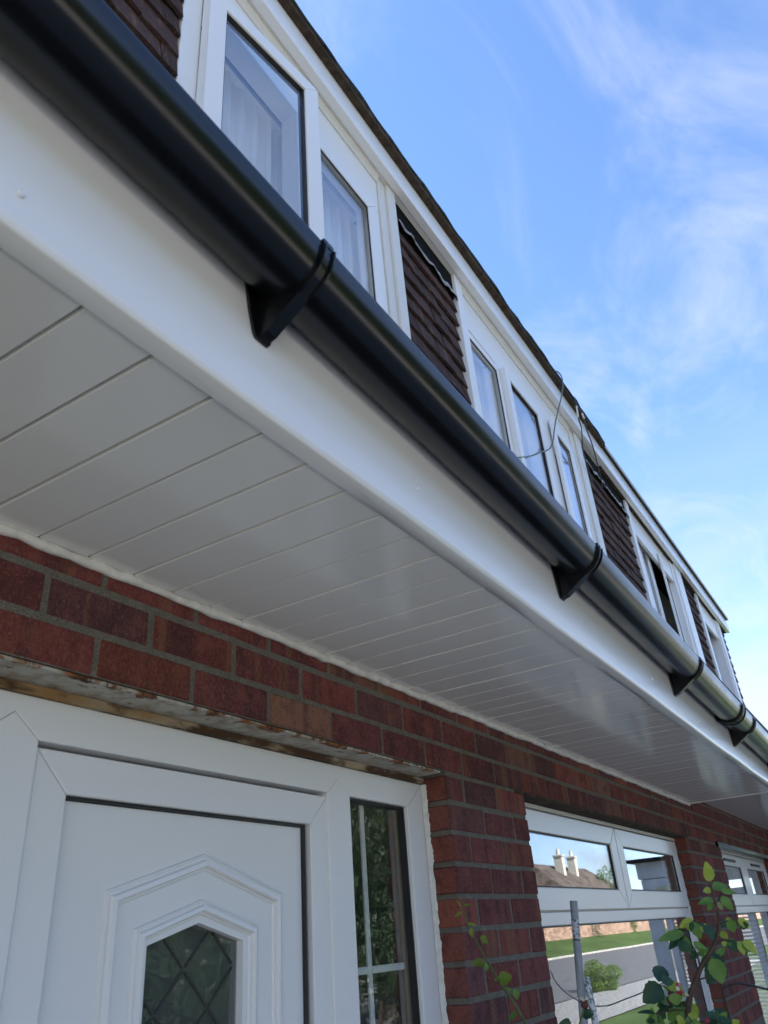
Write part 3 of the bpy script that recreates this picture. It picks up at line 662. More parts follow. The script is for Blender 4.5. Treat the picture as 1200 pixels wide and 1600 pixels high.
# ---------------------------------------------------- dormer windows
def post(parent, xa, xb, y0=1.030, mat='white_upvc', zb=1.3, step=None):
    mb = MB()
    if step: mb.box(xa, step, y0 + .014, 1.13, zb, ZD + .002); mb.box(step + .0008, xb, y0, 1.13, zb, ZD + .0025)
    else: mb.box(xa, xb, y0, 1.13, zb, ZD + .002)
    return mb.build('dormer_post', mat, parent, bevel=.004)
ZB = 1.70
def pane(parent, x0, x1, z0, z1, y, hinge=None, ang=0):
    mb = MB().box(x0, x1, y, y + .004, z0, z1)
    if hinge: mb.rotz(hinge[0], hinge[1], ang)
    return mb.build('pane', 'window_glass', parent)
def leaf(parent, x0, x1, ztop, w, y0, y1, hinge=None, ang=0, name='casement'):
    mb = MB().mitred(x0, x1, ZB + .06, ztop, w, y0, y1)
    if hinge: mb.rotz(hinge[0], hinge[1], ang)
    o = mb.build(name, 'white_upvc', parent, bevel=.0035)
    gk = MB().mitred(x0 + w + .0005, x1 - w - .0005, ZB + .06 + w, ztop - w - .0005, .0055, y0 + .008, y1 - .006)
    if hinge: gk.rotz(hinge[0], hinge[1], ang)
    gk.build('gasket', 'gasket_rubber', parent)
    pane(parent, x0 + w + .004, x1 - w - .004, ZB + .065 + w, ztop - w - .005, y0 + .016, hinge, ang); return o
def upframe(parent, x0, x1, ht, hb, mulls, y0=1.050, jl=.07, jr=.07):
    W = MB(); W.box(x0, x1, y0, 1.125, hb, ht); W.box(x0, x0 + jl, y0 + .0005, 1.125, ZB + .05, hb - .0006); W.box(x1 - jr, x1, y0 + .0005, 1.125, ZB + .05, hb - .0006); W.box(x0, x1, y0 - .03, 1.125, ZB - .03, ZB + .05)
    for a, b in mulls: W.box(a, b, y0 + .0005, 1.125, ZB + .0506, hb - .0006)
    w_ = W.build('dormer_window', 'white_upvc', parent, bevel=.003, origin=((x0 + x1) / 2, y0, ZB))
    MB().box(x0 + .001, x1 - .001, y0 + .012, 1.165, 1.2, ZB - .031).build('apron_panel', 'white_upvc', w_); return w_
def scotia(parent, xa, xb):
    MB().prism([(1.030, ZD + .002), (1.030, ZD - .008), (1.040, ZD - .020), (1.0445, ZD - .034), (1.06, ZD - .034), (1.06, ZD + .002)], xa, xb, 'x').build('scotia_trim', 'aged_upvc', parent)
# near window: opened casement, fixed light
w1 = upframe(house, .860, 1.984, ZD - .035, 2.70, ((1.42, 1.525),), jl=.075)
leaf(w1, .932, 1.418, 2.722, .066, 1.008, 1.048, (.932, 1.048), R(-7.5))
leaf(w1, 1.463, 1.952, 2.712, .074, 1.040, 1.0495, name='glazing_frame')
scotia(w1, .86, 1.984); post(house, 1.986, 2.107, 1.026, 'aged_upvc', step=2.040)
# second window
post(house, 2.689, 2.766)
w2 = upframe(house, 2.768, 4.352, ZD - .035, 2.675, ((3.135, 3.205), (3.66, 3.93)), jl=.03, jr=.06)
leaf(w2, 2.752, 3.156, 2.643, .040, 1.042, 1.0495, name='glazing_frame'); leaf(w2, 3.164, 3.672, 2.646, .056, 1.012, 1.048); leaf(w2, 3.90, 4.30, 2.742, .072, 1.030, 1.0495, (4.30, 1.0495), R(1.5))
scotia(w2, 2.768, 4.352); post(house, 4.354, 4.552, 1.026, 'aged_upvc', step=4.43)
# adjoining house: recessed windows behind head boards
post(house2, 5.608, 5.690)
MB().box(5.692, 7.048, 1.050, 1.075, 2.722, ZD + .001).build('head_board', 'white_upvc', house2, bevel=.002)
K3 = 1.062
w3 = upframe(house2, 5.700, 7.046 * K3, 2.885, 2.825, ((5.985 * K3, 6.130 * K3), (6.665 * K3, 6.775 * K3)), y0=1.115, jl=.03, jr=.03)
leaf(w3, 5.73 * K3, 6.0 * K3, 2.81, .05, 1.10, 1.114, name='glazing_frame'); leaf(w3, 6.14 * K3, 6.67 * K3, 2.82, .055, 1.095, 1.1142, (6.67 * K3, 1.1142), R(7)); leaf(w3, 6.77 * K3, 7.045 * K3, 2.81, .05, 1.10, 1.114, name='glazing_frame')
post(house2, 7.05, 7.402, 1.026, step=7.14)
post(house2, 8.066, 8.168)
MB().box(8.17, 9.048, 1.050, 1.075, 2.705, ZD + .001).build('head_board', 'white_upvc', house2, bevel=.002)
w4 = upframe(house2, 8.172, 9.50, 2.87, 2.81, ((8.72 * K3, 8.78 * K3),), y0=1.115, jl=.03, jr=.03)
leaf(w4, 8.16 * K3, 8.715 * K3, 2.80, .05, 1.10, 1.114, name='glazing_frame'); MB().box(8.78 * K3, 9.49, 1.100, 1.1145, ZB + .06, 2.808).build('infill_panel', 'white_upvc', w4)
post(house2, 9.05, 9.243, 1.026, step=9.10)

ROSE_LEAVES = [(1.569,0.312,0.056,1.561,0.307,0.088,0.0232,'l'),(1.653,0.327,0.048,1.66,0.3,0.05,0.0187,'g'),(1.57,0.313,0.042,1.566,0.326,0.043,0.0133,'l'),(1.618,0.306,0.042,1.616,0.281,0.036,0.0103,'g'),(1.646,0.328,0.028,1.633,0.353,0.027,0.0139,'g'),(1.608,0.307,0.032,1.611,0.291,0.01,0.0158,'g'),(1.611,0.314,0.025,1.613,0.311,0.011,0.0091,'p'),(1.646,0.33,0.022,1.648,0.346,0.014,0.0116,'g'),(1.584,0.359,0.001,1.581,0.385,-0.011,0.0135,'l'),(1.632,0.369,-0.001,1.628,0.363,-0.03,0.0231,'g'),(1.551,0.352,-0.003,1.555,0.361,-0.018,0.0099,'d'),(1.589,0.342,-0.009,1.587,0.332,-0.033,0.0202,'d'),(1.663,0.337,-0.013,1.669,0.317,-0.006,0.0176,'d'),(1.618,0.306,-0.004,1.624,0.301,-0.025,0.0182,'g'),(1.569,0.282,-0.005,1.575,0.266,-0.019,0.0143,'l'),(1.59,0.38,-0.018,1.564,0.422,-0.028,0.0181,'g'),(1.626,0.391,-0.024,1.629,0.426,-0.042,0.0204,'d'),(1.565,0.374,-0.031,1.564,0.385,-0.047,0.0245,'d'),(1.579,0.366,-0.034,1.589,0.347,-0.046,0.0111,'g'),(1.638,0.376,-0.051,1.631,0.389,-0.06,0.0179,'d'),(1.657,0.358,-0.05,1.655,0.382,-0.055,0.0142,'g'),(1.637,0.352,-0.06,1.637,0.376,-0.069,0.0178,'g'),(1.602,0.344,-0.06,1.61,0.34,-0.098,0.0299,'g'),(1.664,0.359,-0.055,1.657,0.336,-0.076,0.0155,'d'),(1.657,0.366,-0.077,1.655,0.368,-0.086,0.0116,'l'),(1.615,0.321,-0.036,1.612,0.323,-0.045,0.0088,'l'),(1.647,0.319,-0.035,1.644,0.312,-0.054,0.0179,'d'),(1.673,0.309,-0.039,1.669,0.304,-0.061,0.0155,'l'),(1.632,0.294,-0.038,1.632,0.275,-0.058,0.0177,'l'),(1.603,0.443,-0.096,1.582,0.474,-0.119,0.0355,'d'),(1.547,0.417,-0.095,1.552,0.419,-0.077,0.0232,'d'),(1.622,0.444,-0.114,1.615,0.474,-0.114,0.0205,'g'),(1.643,0.452,-0.126,1.635,0.462,-0.138,0.0208,'d'),(1.627,0.47,-0.14,1.611,0.496,-0.132,0.0103,'d'),(1.643,0.472,-0.139,1.644,0.468,-0.157,0.0235,'d'),(1.604,0.425,-0.132,1.607,0.444,-0.149,0.0203,'g'),(1.633,0.415,-0.128,1.642,0.404,-0.153,0.0283,'l'),(1.531,0.398,-0.139,1.526,0.408,-0.146,0.0169,'l'),(1.547,0.346,-0.142,1.538,0.363,-0.131,0.0145,'d'),(1.567,0.34,-0.139,1.571,0.357,-0.131,0.0147,'d'),(1.552,0.352,-0.145,1.553,0.327,-0.148,0.0146,'d'),(1.577,0.459,-0.147,1.577,0.474,-0.148,0.0125,'d'),(1.654,0.433,-0.131,1.66,0.421,-0.142,0.0157,'g'),(1.558,0.38,-0.147,1.554,0.392,-0.154,0.0171,'g'),(1.635,0.346,-0.16,1.633,0.332,-0.154,0.0128,'l'),(1.607,0.446,-0.154,1.608,0.434,-0.164,0.0204,'g'),(1.603,0.411,-0.156,1.6,0.429,-0.167,0.0228,'d'),(1.621,0.383,-0.16,1.624,0.369,-0.17,0.0204,'d')]
SHOOT_LEAVES = [(1.783,0.91,0.063,1.772,0.918,0.081,0.0062,'s'),(1.782,0.905,0.065,1.786,0.886,0.067,0.0073,'s'),(1.78,0.908,0.053,1.772,0.926,0.044,0.0093,'s'),(1.796,0.905,0.029,1.804,0.885,0.025,0.0073,'s'),(1.772,0.886,0.02,1.772,0.886,0.001,0.0123,'s'),(1.787,0.872,0.003,1.797,0.86,-0.013,0.0144,'s'),(1.795,0.872,0.001,1.793,0.873,-0.015,0.0062,'s'),(1.813,0.881,-0.054,1.797,0.908,-0.049,0.0251,'s'),(1.794,0.869,-0.051,1.79,0.871,-0.067,0.0103,'g'),(1.808,0.85,-0.086,1.812,0.82,-0.079,0.029,'s'),(1.809,0.854,-0.086,1.81,0.859,-0.077,0.0125,'g'),(1.813,0.843,-0.103,1.824,0.827,-0.103,0.0093,'g'),(1.837,0.829,-0.104,1.843,0.828,-0.125,0.0167,'g'),(1.827,0.825,-0.149,1.821,0.848,-0.158,0.0229,'g')]
STAKE_LEAVES = [(1.641,0.611,-0.14,1.645,0.589,-0.139,0.021,'d'),(1.625,0.629,-0.157,1.615,0.649,-0.15,0.0248,'d')]
ROSE_STEM = [(1.586, 0.418, -0.182), (1.591, 0.409, -0.153), (1.596, 0.401, -0.123), (1.599, 0.393, -0.107), (1.603, 0.38, -0.09), (1.606, 0.37, -0.073), (1.612, 0.348, -0.052), (1.615, 0.337, -0.037), (1.618, 0.325, -0.016), (1.618, 0.322, -0.007), (1.619, 0.321, 0.006), (1.618, 0.321, 0.014)]
ROSE_TWIGS = [[(1.603, 0.379, -0.092), (1.605, 0.371, -0.089), (1.608, 0.361, -0.088)], [(1.606, 0.37, -0.073), (1.607, 0.37, -0.047), (1.605, 0.383, -0.028), (1.602, 0.395, -0.022)], [(1.618, 0.324, -0.011), (1.621, 0.307, -0.005), (1.624, 0.291, -0.005)], [(1.618, 0.325, -0.012), (1.613, 0.348, -0.009), (1.609, 0.364, -0.001)], [(1.615, 0.338, -0.038), (1.618, 0.323, -0.034), (1.62, 0.313, -0.035)], [(1.619, 0.319, 0.019), (1.618, 0.322, 0.031), (1.617, 0.322, 0.058)], [(1.619, 0.319, 0.019), (1.621, 0.308, 0.037), (1.621, 0.303, 0.042)], [(1.596, 0.399, -0.123), (1.592, 0.416, -0.123), (1.59, 0.426, -0.108)], [(1.592, 0.416, -0.123), (1.59, 0.428, -0.101), (1.587, 0.44, -0.095)], [(1.594, 0.404, -0.137), (1.59, 0.422, -0.131), (1.58, 0.456, -0.136)], [(1.592, 0.407, -0.15), (1.597, 0.385, -0.151), (1.604, 0.359, -0.147), (1.606, 0.349, -0.143)]]
ROSE_FLOWER = [(1.571, 0.42, -0.107), (1.575, 0.407, -0.107), (1.577, 0.404, -0.093), (1.575, 0.407, -0.097), (1.577, 0.399, -0.11), (1.57, 0.424, -0.114), (1.581, 0.369, -0.149)]
SHOOT_STEM = [(1.781, 0.907, 0.062), (1.784, 0.903, 0.038), (1.788, 0.895, 0.012), (1.794, 0.885, -0.011), (1.798, 0.875, -0.035), (1.803, 0.863, -0.061), (1.809, 0.849, -0.089), (1.815, 0.83, -0.122), (1.82, 0.816, -0.146), (1.822, 0.807, -0.168), (1.824, 0.792, -0.211)]
HIP = [(1.639, 0.602, -0.123), (1.636, 0.606, -0.134), (1.631, 0.615, -0.152), (1.626, 0.621, -0.178)]
LINE = [(2.318, 0.932, -0.092), (2.319, 0.927, -0.112), (2.322, 0.917, -0.13), (2.328, 0.899, -0.149), (2.334, 0.88, -0.163), (2.342, 0.857, -0.175), (2.349, 0.835, -0.181), (2.356, 0.817, -0.182), (2.362, 0.8, -0.182), (2.373, 0.767, -0.172), (2.389, 0.72, -0.16), (2.412, 0.645, -0.134)]
HOOP = [(1.847, 0.393, -0.208), (1.851, 0.394, -0.172), (1.854, 0.395, -0.125), (1.855, 0.392, -0.121), (1.857, 0.383, -0.117), (1.859, 0.374, -0.115), (1.861, 0.365, -0.114), (1.864, 0.35, -0.117), (1.867, 0.332, -0.122), (1.87, 0.314, -0.127), (1.874, 0.281, -0.136)]
CABLE1 = [(3.924, 0.97, 3.098), (3.939, 0.955, 3.102), (3.922, 0.93, 3.078), (3.915, 0.91, 3.048), (3.912, 0.9, 3.007), (3.897, 0.9, 2.943), (3.874, 0.91, 2.867), (3.851, 0.93, 2.79), (3.816, 0.95, 2.702), (3.802, 0.97, 2.639), (3.751, 0.98, 2.535), (3.735, 0.985, 2.486), (3.702, 0.99, 2.428), (3.645, 0.995, 2.365), (3.57, 0.998, 2.312), (3.493, 1.0, 2.267), (3.425, 1.0, 2.225), (3.342, 1.01, 2.166), (3.237, 1.01, 2.104), (3.104, 1.02, 2.033)]
CABLE2 = [(4.43, 1.0, 3.229), (4.346, 0.96, 3.15), (4.266, 0.93, 3.065), (4.233, 0.925, 2.986), (4.228, 0.93, 2.896), (4.288, 0.94, 2.88), (4.342, 0.95, 2.874), (4.304, 0.955, 2.773), (4.306, 0.97, 2.68), (4.454, 1.0, 2.703), (4.571, 1.02, 2.689), (4.594, 1.02, 2.611)]
CABLE3 = [(4.462, 1.0, 3.256), (4.329, 0.95, 3.139), (4.281, 0.925, 3.058), (4.297, 0.92, 3.023), (4.324, 0.92, 2.982), (4.344, 0.92, 2.945), (4.35, 0.925, 2.888), (4.437, 0.935, 2.872), (4.519, 0.945, 2.844), (4.605, 0.96, 2.799), (4.737, 0.99, 2.808), (4.865, 1.015, 2.776), (4.863, 1.02, 2.691)]

# ---------------------------------------------------- blinds and curtains behind the glass
bl = thing('vertical_blind', 'white vertical blind behind the glass of the nearest dormer window', 'blind', (1.43, 1.16, 2.72))
MB().box(.95, 1.96, 1.145, 1.175, 2.708, 2.735).build('head_rail', 'white_upvc', bl)
sm = MB().prism([(.040 * u, .012 * (1 - u * u)) for u in (-1, -.6, -.2, .2, .6, 1)] + [(.040 * u, .012 * (1 - u * u) + .0009) for u in (1, .6, .2, -.2, -.6, -1)], -.94, 0)
sm.v = [(x, z, y) for x, y, z in sm.v]; sm = sm.mesh('slat', 'blind_fabric')
for i in range(14):
    o = link('slat', sm, (.985 + i * .0742, 1.16, 2.706), bl); o.rotation_euler = (0, 0, R(-8) + trng.uniform(-.08, .08))
def curtain(label, x0, x1, y, z0, z1, mat, amp=.018, wl_=.07):
    n = int((x1 - x0) / .008); vs = []; fs = []
    for i in range(n + 1):
        x = x0 + (x1 - x0) * i / n; d = amp * math.sin(x / wl_ * 6.283) + amp * .5 * math.sin(x / wl_ * 2.7 + 1)
        vs += [(x, y + d, z0), (x, y + d * .8, z1)]
    for i in range(n): fs.append((2 * i, 2 * i + 2, 2 * i + 3, 2 * i + 1))
    o = MB().add(vs, fs).build('curtain', mat, smooth=True); return tag(o, label, 'curtain')
curtain('white net curtain behind the second dormer window', 2.80, 4.30, 1.158, 1.76, 2.92, 'net_fabric', .006, .11)
curtain('narrow grey-green curtain edge at the middle light of the second dormer window', 3.47, 3.66, 1.135, 1.76, 2.62, 'green_fabric', .008, .05)
curtain('pale curtain behind the glass of the adjoining house dormer', 5.8, 6.72, 1.165, 1.76, 2.92, 'net_fabric', .01, .1)
vb = thing('venetian_blind', 'white slatted blind lowered inside the far ground-floor window', 'blind', (6.65, 1.17, .0))
mb = MB(); z = -.72
while z < .03: mb.prism([(1.155, z), (1.185, z + .012), (1.185, z + .0135), (1.155, z + .0015)], 5.72, 7.58, 'x'); z += .030
o = mb.build('slats', 'blind_fabric', vb, kind='stuff')

# ---------------------------------------------------- loose cables on the dormer
def smooth_path(p, it=2):
    p = [Vector(q) for q in p]
    for _ in range(it):
        q = [p[0]]
        for a, b in zip(p, p[1:]): q += [a * .75 + b * .25, a * .25 + b * .75]
        p = q + [p[-1]]
    return p
tag(MB().tube(smooth_path(CABLE1), .0042, 6).build('cable', 'cable_grey', smooth=True), 'grey cable looping off the roof edge and across the second dormer window', 'cable')
c2 = tag(MB().tube(smooth_path(CABLE2), .0042, 6).build('cable', 'cable_black', smooth=True), 'black cable over the roof edge, nearer of the two dropping onto the brown tiles', 'cable')
c3 = tag(MB().tube(smooth_path(CABLE3), .0042, 6).build('cable', 'cable_black', smooth=True), 'black cable over the roof edge, farther of the two dropping onto the brown tiles', 'cable')
MB().tube(smooth_path(CABLE2[3:5], 1), .0058, 8).build('tape_wrap', 'label_tape', c2); MB().tube(smooth_path(CABLE3[4:6], 1), .0058, 8).build('tape_wrap', 'label_tape', c3)

# ---------------------------------------------------- plants and stakes in the bed
LM = {'l': 'leaf_lime', 'g': 'leaf_green', 'd': 'leaf_dark', 's': 'leaf_shoot', 'p': 'leaf_pale'}
lrng = random.Random(19)
VIEW = Vector((-.78, -.42, .30)).normalized()
def leaf_mesh(b, t, w, seed):
    """toothed, folded, drooping leaf from base b to tip t"""
    rr = random.Random(seed); b = Vector(b); t = Vector(t); ax = t - b; L_ = max(ax.length, .004); ax.normalize()
    nrm = (VIEW + Vector((rr.uniform(-.45, .45), rr.uniform(-.45, .45), rr.uniform(-.2, .6)))); nrm = (nrm - ax * nrm.dot(ax)).normalized(); side = ax.cross(nrm)
    fold = rr.uniform(.18, .5); curl = rr.uniform(-.05, .22); n = 10; vs = []; fs = []
    for i in range(n + 1):
        u = i / n; h = w * .5 * (math.sin(math.pi * min(1, u ** .82)) ** .75) * (1.08 - .25 * u)
        if 0 < i < n: h *= 1.07 if i % 2 else .95
        if i == n: h = 0
        c = b + ax * (L_ * u) - nrm * (curl * L_ * (u * u) * 1.3)
        bk = nrm * (h * fold); mid = side * (h * .55); 
        vs += [c - side * h + bk, c - mid + bk * .45, c, c + mid + bk * .45, c + side * h + bk]
    for i in range(n):
        for k in range(4): fs.append((i * 5 + k, i * 5 + k + 1, i * 5 + 6 + k, i * 5 + 5 + k))
    return MB().add([tuple(v) for v in vs], fs)
def foliage(root, data):
    for i, (x, y, z, x2, y2, z2, w, c) in enumerate(data):
        leaf_mesh((x, y, z), (x2, y2, z2), w, int(x2 * 9e4) + i).build('leaf', LM[c], root, smooth=True)
rose = thing('rose_bush', 'leafy rose bush with lime young leaves and one faded bloom', 'rose', (1.58, .44, GZ))
st = [(1.575, .455, GZ), (1.580, .445, -1.2), (1.583, .432, -.6)] + ROSE_STEM
MB().tube(smooth_path(st), [.007 - .0048 * i / 59 for i in range(len(smooth_path(st)))], 8).build('stem', 'rose_stem_bark', rose, smooth=True)
for tw in ROSE_TWIGS: MB().tube(smooth_path(tw), .0014, 6).build('twig', 'rose_stem_bark', rose, smooth=True)
foliage(rose, ROSE_LEAVES)
extra = []
for q in ROSE_LEAVES[8:]:
    for e in range(2 if q[2] < -.06 else 1):
        d = Vector((lrng.uniform(.008, .05), lrng.uniform(-.012, .024), lrng.uniform(-.024, .010))); b_ = Vector(q[:3]) + d * .5; t_ = b_ + (Vector(q[3:6]) - Vector(q[:3])).length * Vector((lrng.gauss(0, .5), lrng.gauss(0, 1), lrng.gauss(-.3, .7))).normalized() * lrng.uniform(.6, 1.0)
        extra.append(tuple(b_) + tuple(t_) + (q[6] * lrng.uniform(.7, 1.0), lrng.choice('lggd')))
foliage(rose, extra)
for i in range(4, 9):
    a = Vector(ROSE_STEM[i]); d = Vector((0.001, -.006 if i % 2 else .006, .002)); MB().tube([a, a + d], [.0016, .0002], 5).build('thorn', 'rose_stem_bark', rose)
for k, q in enumerate(ROSE_FLOWER):
    q = Vector(q); m_ = 'petal_red' if k in (1, 2, 6) else ('petal_cream' if k in (3, 4) else 'hip_brown')
    for e in range(5 if k in (0, 1, 5, 6) else 2):
        a = e * 1.256 + k; d = Vector((math.cos(a) * .6, math.sin(a) * .8, .5 * math.sin(a * 1.7) - .3)) * (.009 if k != 6 else .010)
        leaf_mesh(q, q + d, .007, k * 31 + e).build('petal', m_, rose, smooth=True)
    if k in (0, 5): MB().tube([q + Vector((0, 0, -.01)), q + Vector((0, 0, -.004)), q, q + Vector((0, 0, .004))], [.002, .0055, .006, .003], 8).build('hip', 'hip_brown', rose, smooth=True)
sh = thing('climbing_shoot', 'slender leafy shoot leaning in front of the brick pier', 'climbing plant', (1.83, .70, GZ))
ss = [(1.83, .70, GZ), (1.829, .73, -.8), (1.826, .77, -.35)] + SHOOT_STEM[::-1]
sp_ = smooth_path(ss); MB().tube(sp_, [.0042 - .0028 * i / len(sp_) for i in range(len(sp_))], 8).build('stem', 'shoot_stem_bark', sh, smooth=True); foliage(sh, SHOOT_LEAVES)
p1 = thing('metal_stake', 'tall weathered grey stake with rust streaks and a torn label, before the window', 'stake', (1.94, .80, GZ))
t1, t2 = Vector((2.023, .727, .061)), Vector((2.012, .744, -.145)); dd = (t2 - t1)
def tube_open(name, a, b, r, mat, par, th=.0016):
    a, b = Vector(a), Vector(b); d = (b - a).normalized(); u = d.orthogonal().normalized(); v = d.cross(u); n = 20; vs = []; fs = []
    for c, rr in ((b, r), (a, r), (a, r - th), (a + d * .05, r - th)):
        vs += [c + (u * math.cos(6.2832 * k / n) + v * math.sin(6.2832 * k / n)) * rr for k in range(n)]
    for q in range(3):
        for k in range(n): fs.append((q * n + k, q * n + (k + 1) % n, (q + 1) * n + (k + 1) % n, (q + 1) * n + k))
    return MB().add([tuple(q) for q in vs], fs).build(name, mat, par, smooth=False)
end = t1 + dd * ((t1.z - GZ) / -dd.z)
tube_open('shaft', t1, end, .0092, 'grey_pole', p1)
MB().tube([t1 + dd * .195, t1 + dd * .41], .00945, 20, cap=False).build('torn_label', 'pole_sticker', p1, smooth=True)
p2 = thing('metal_stake', 'short stake with flaking white paint beside the taller stake', 'stake', (2.0, .70, GZ))
t3, t4 = Vector((2.021, .728, -.098)), Vector((2.015, .721, -.205)); d2 = t4 - t3
tube_open('shaft', t3, t3 + d2 * ((t3.z - GZ) / -d2.z), .0079, 'flaked_pole', p2)
hp = thing('rose_hip', 'dark withered rose hip on its own stem before the stakes', 'rose hip', (1.62, .63, GZ))
MB().tube(smooth_path([(1.62, .63, GZ), (1.62, .632, -.6)] + HIP[::-1]), .0018, 6).build('stem', 'shoot_stem_bark', hp, smooth=True)
q = Vector(HIP[0]); MB().tube([q + Vector((0, 0, -.008)), q + Vector((0, 0, -.004)), q, q + Vector((0, 0, .005))], [.002, .007, .0075, .004], 10).build('hip', 'hip_brown', hp, smooth=True)
for e in range(6):
    a = e * 1.05; leaf_mesh(q + Vector((0, 0, .003)), q + Vector((math.cos(a) * .008, math.sin(a) * .011, .012 if e % 2 else .006)), .005, e).build('sepal', 'petal_cream' if e % 2 else 'hip_brown', hp, smooth=True)
foliage(hp, STAKE_LEAVES)
tag(MB().tube(smooth_path(LINE), .0016, 6).build('slack_line', 'cable_grey', smooth=True), 'thin slack line hanging across the bay of the ground-floor window', 'line')
hoop = [(1.847, .393, GZ)] + [HOOP[0]] + HOOP[1:] + [(1.876, .262, -.150), (1.877, .255, -.20), (1.877, .254, GZ)]
tag(MB().tube(smooth_path(hoop), .0022, 8).build('plant_hoop', 'black_wire', smooth=True), 'thin black wire plant hoop standing beside the rose', 'plant support')

# ---------------------------------------------------- ground and the far side of the street (seen in the glass and the gutter)
def sheet(name, mat, x0, x1, y0, y1, z): 
    o = MB().add([(x0, y0, z), (x1, y0, z), (x1, y1, z), (x0, y1, z)], [(0, 1, 2, 3)]).build(name, mat); o['kind'] = 'structure'; return o
sheet('ground', 'lawn', -400, 500, -450, 350, GZ - .02)
sheet('flower_bed', 'soil', -1.5, 9.6, -.4, 1.0, GZ + .012)
sheet('paving', 'paving', -30, 11.8, -4.0, -.42, GZ + .004)
sheet('gravel_bed', 'pale_gravel', 12, 44, -7.4, -4.6, GZ + .004)
sheet('driveway', 'paving', -30, 11.8, -10.9, -4.02, GZ + .004)
sheet('pavement', 'tarmac', 11.9, 150, -10.98, -7.5, GZ + .004)
sheet('road', 'tarmac', -200, 300, -21.5, -11.0, GZ + .006)
bk = MB().add([(-200, -21.6, GZ), (300, -21.6, GZ), (300, -26.5, GZ + 1.05), (-200, -26.5, GZ + 1.05), (-200, -60, GZ + 1.6), (300, -60, GZ + 1.6)], [(0, 1, 2, 3), (3, 2, 5, 4)]).build('grass_bank', 'lawn'); bk['kind'] = 'structure'
kb = MB().box(-200, 300, -21.75, -21.55, GZ, GZ + .12).build('kerb', 'paving'); kb['kind'] = 'structure'
tag(MB().box(-60, 200, -27.2, -26.6, GZ + .9, GZ + 2.25).build('stone_wall', 'stone_walling'), 'low stone boundary wall on the bank across the street', 'wall')
def far_house(x, y, w, d, eave, ridge, wall, label):
    h = thing('bungalow', label, 'house', (x, y, GZ + .8)); z0 = GZ + .8
    MB().box(x - w / 2, x + w / 2, y - d / 2, y + d / 2, z0, eave).build('wall', wall, h)
    MB().add([(x - w / 2 - .4, y + d / 2 + .4, eave - .1), (x + w / 2 + .4, y + d / 2 + .4, eave - .1), (x + w / 2 - 1.5, y, ridge), (x - w / 2 + 1.5, y, ridge), (x - w / 2 - .4, y - d / 2 - .4, eave - .1), (x + w / 2 + .4, y - d / 2 - .4, eave - .1)],
             [(0, 1, 2, 3), (5, 4, 3, 2), (4, 0, 3), (1, 5, 2), (0, 4, 5, 1)]).build('roof', 'slate_grey', h)
    for cx in (-w * .16, w * .04):
        c = MB().box(x + cx - .38, x + cx + .38, y + .8, y + 1.7, eave + .3, ridge + .75).box(x + cx - .46, x + cx + .46, y + .7, y + 1.8, ridge + .75, ridge + .9).build('chimney', 'render_white', h)
        MB().tube([(x + cx, y + 1.25, ridge + .9), (x + cx, y + 1.25, ridge + 1.5)], [.2, .16], 10).build('chimney_pot', 'render_white', c)
    for k in range(3):
        xx = x - w / 2 + w * (k + .5) / 3; f = MB().box(xx - .8, xx + .8, y + d / 2 - .04, y + d / 2 + .04, z0 + 1.0, z0 + 2.2).build('window', 'white_upvc', h); MB().box(xx - .7, xx + .7, y + d / 2 + .041, y + d / 2 + .05, z0 + 1.1, z0 + 2.1).build('pane', 'gasket_rubber', f)
far_house(91, -31.5, 20, 8, 3.4, 6.3, 'render_white', 'pale bungalow with two white chimneys across the street')
far_house(40, -38, 14, 8, 2.4, 4.6, 'render_white', 'pale bungalow set back behind trees across the street')
LEAFM = {}
def leafcloud(seed, n, kind):
    if (seed, kind) in LEAFM: return LEAFM[(seed, kind)]
    rr = random.Random(seed); vs = []; fs = []
    lobes = [(Vector((rr.uniform(-.55, .55), rr.uniform(-.55, .55), rr.uniform(-.6, .6))), rr.uniform(.3, .55)) for _ in range(9)]
    for i in range(n):
        c, r_ = lobes[rr.randrange(9)]; d = Vector((rr.gauss(0, 1), rr.gauss(0, 1), rr.gauss(0, 1))).normalized() * r_ * rr.uniform(.55, 1.05) ; p = c + d
        a = Vector((rr.gauss(0, 1), rr.gauss(0, 1), rr.gauss(0, 1))).normalized(); b = a.orthogonal().normalized(); s_ = rr.uniform(.022, .042)
        o = len(vs); vs += [p - a * s_, p + b * s_ * .5, p + a * s_, p - b * s_ * .5]; fs.append((o, o + 1, o + 2, o + 3))
    mb = MB().add([tuple(v) for v in vs], fs); LEAFM[(seed, kind)] = mb.mesh('crown', kind); return LEAFM[(seed, kind)]
def tree(x, y, h, r_, kind, label, seed):
    t = thing('tree', label, 'tree', (x, y, GZ), 'trees across the street')
    MB().tube([(x, y, GZ), (x + .1, y, GZ + h * .3), (x - .1, y + .1, GZ + h * .6)], [.22, .16, .07], 8).build('trunk', 'bark', t)
    for dx, dy in ((.5, .2), (-.5, .3), (.1, -.5)): MB().tube([(x + .05, y, GZ + h * .35), (x + dx * r_, y + dy * r_, GZ + h * .65)], [.1, .03], 6).build('limb', 'bark', t)
    c = link('crown', leafcloud(seed, 13000, kind), (x, y, GZ + h * .52), t); c.scale = (r_, r_, h * .52)
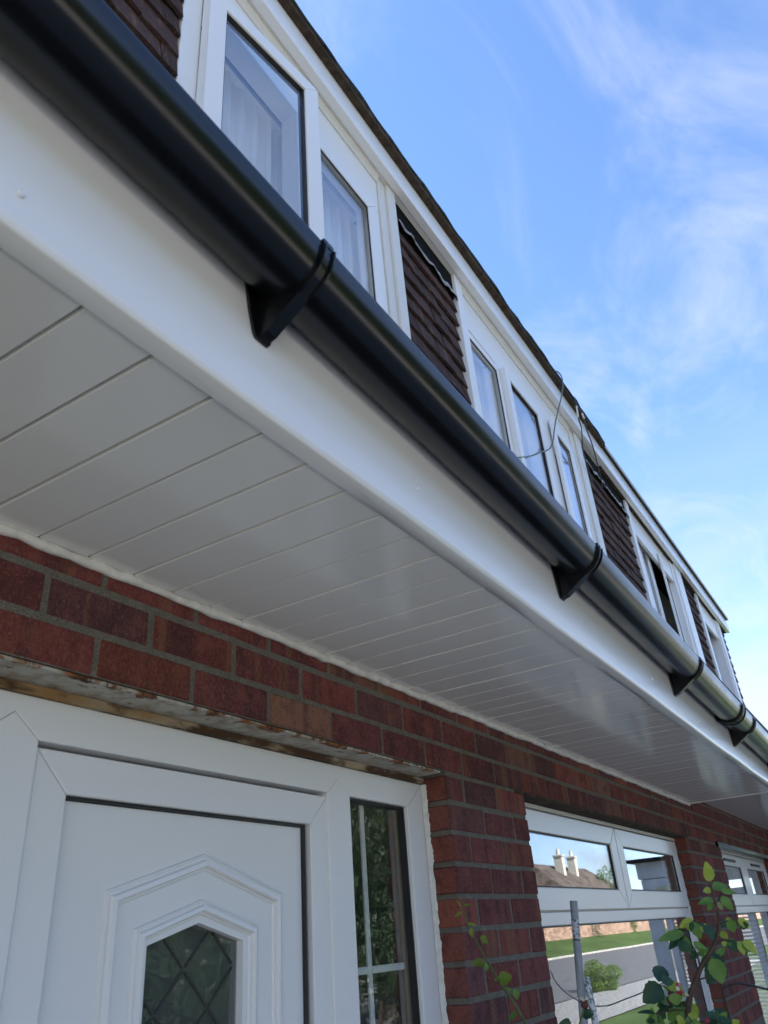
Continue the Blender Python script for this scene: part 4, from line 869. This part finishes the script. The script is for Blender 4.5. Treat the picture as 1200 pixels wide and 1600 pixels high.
for i, a in enumerate(((10.5, -10.0, 7.4, 2.9, 'foliage_dark', 'dense dark tree opposite the front door'), (15, -10.3, 8.2, 3.1, 'foliage_dark', 'broad dark tree next to the gravel'), (19.6, -10.2, 7.4, 2.9, 'foliage_dark', 'dark tree at the kerb past the driveway'), (5.5, -10.3, 7.0, 2.9, 'foliage_mid', 'leafy tree at the end of the driveway'), (0, -9.6, 6.2, 2.8, 'foliage_dark', 'dark tree beside the driveway'),
        (-6, -13.5, 9, 4.2, 'foliage_dark', 'tall dark tree at the near end of the long hedge'), (-15, -13, 9, 4.5, 'foliage_mid', 'tall green tree past the near end of the hedge'),
        (98, -27.9, 7.4, 2.6, 'foliage_light', 'yellow-green tree beside the bungalow'), (76, -36, 6.4, 4.5, 'foliage_mid', 'low spreading tree left of the bungalow'), (84, -28.2, 4.3, 2.2, 'foliage_dark', 'small dark tree in front of the bungalow'), (79, -28.4, 5.0, 2.4, 'foliage_mid', 'small green tree near the bungalow'), (112, -31, 6.4, 3.2, 'foliage_mid', 'green tree past the bungalow'), (50, -33, 5.6, 3.4, 'foliage_mid', 'bushy tree behind the stone wall'), (30, -31, 7.5, 4.0, 'foliage_dark', 'tall dark tree behind the stone wall'), (20, -32, 7.0, 4.0, 'foliage_mid', 'green tree by the far bungalow'), (98, -36, 8, 5, 'foliage_dark', 'big dark tree far along the street'))):
    tree(*a, 100 + i % 3)
hd = thing('hedge', 'long tall dark hedge along the street front, facing the houses', 'hedge', (-2, -11.4, GZ)); 
for i in range(16):
    c = link('foliage', leafcloud(100 + i % 3, 13000, 'foliage_dark'), (-28 + i * 3.4, -11.6 + .3 * (i % 2), GZ + 2.6 + .3 * (i % 3)), hd); c.scale = (2.9, 1.3, 3.1 + .3 * (i % 3)); c.rotation_euler = (0, 0, i * 3.14)
bush = thing('round_bush', 'clipped round bush at the edge of the gravel', 'bush', (28, -7.4, GZ)); c = link('foliage', leafcloud(7, 13000, 'foliage_light'), (28, -7.4, GZ + .42), bush); c.scale = (.72, .72, .56)
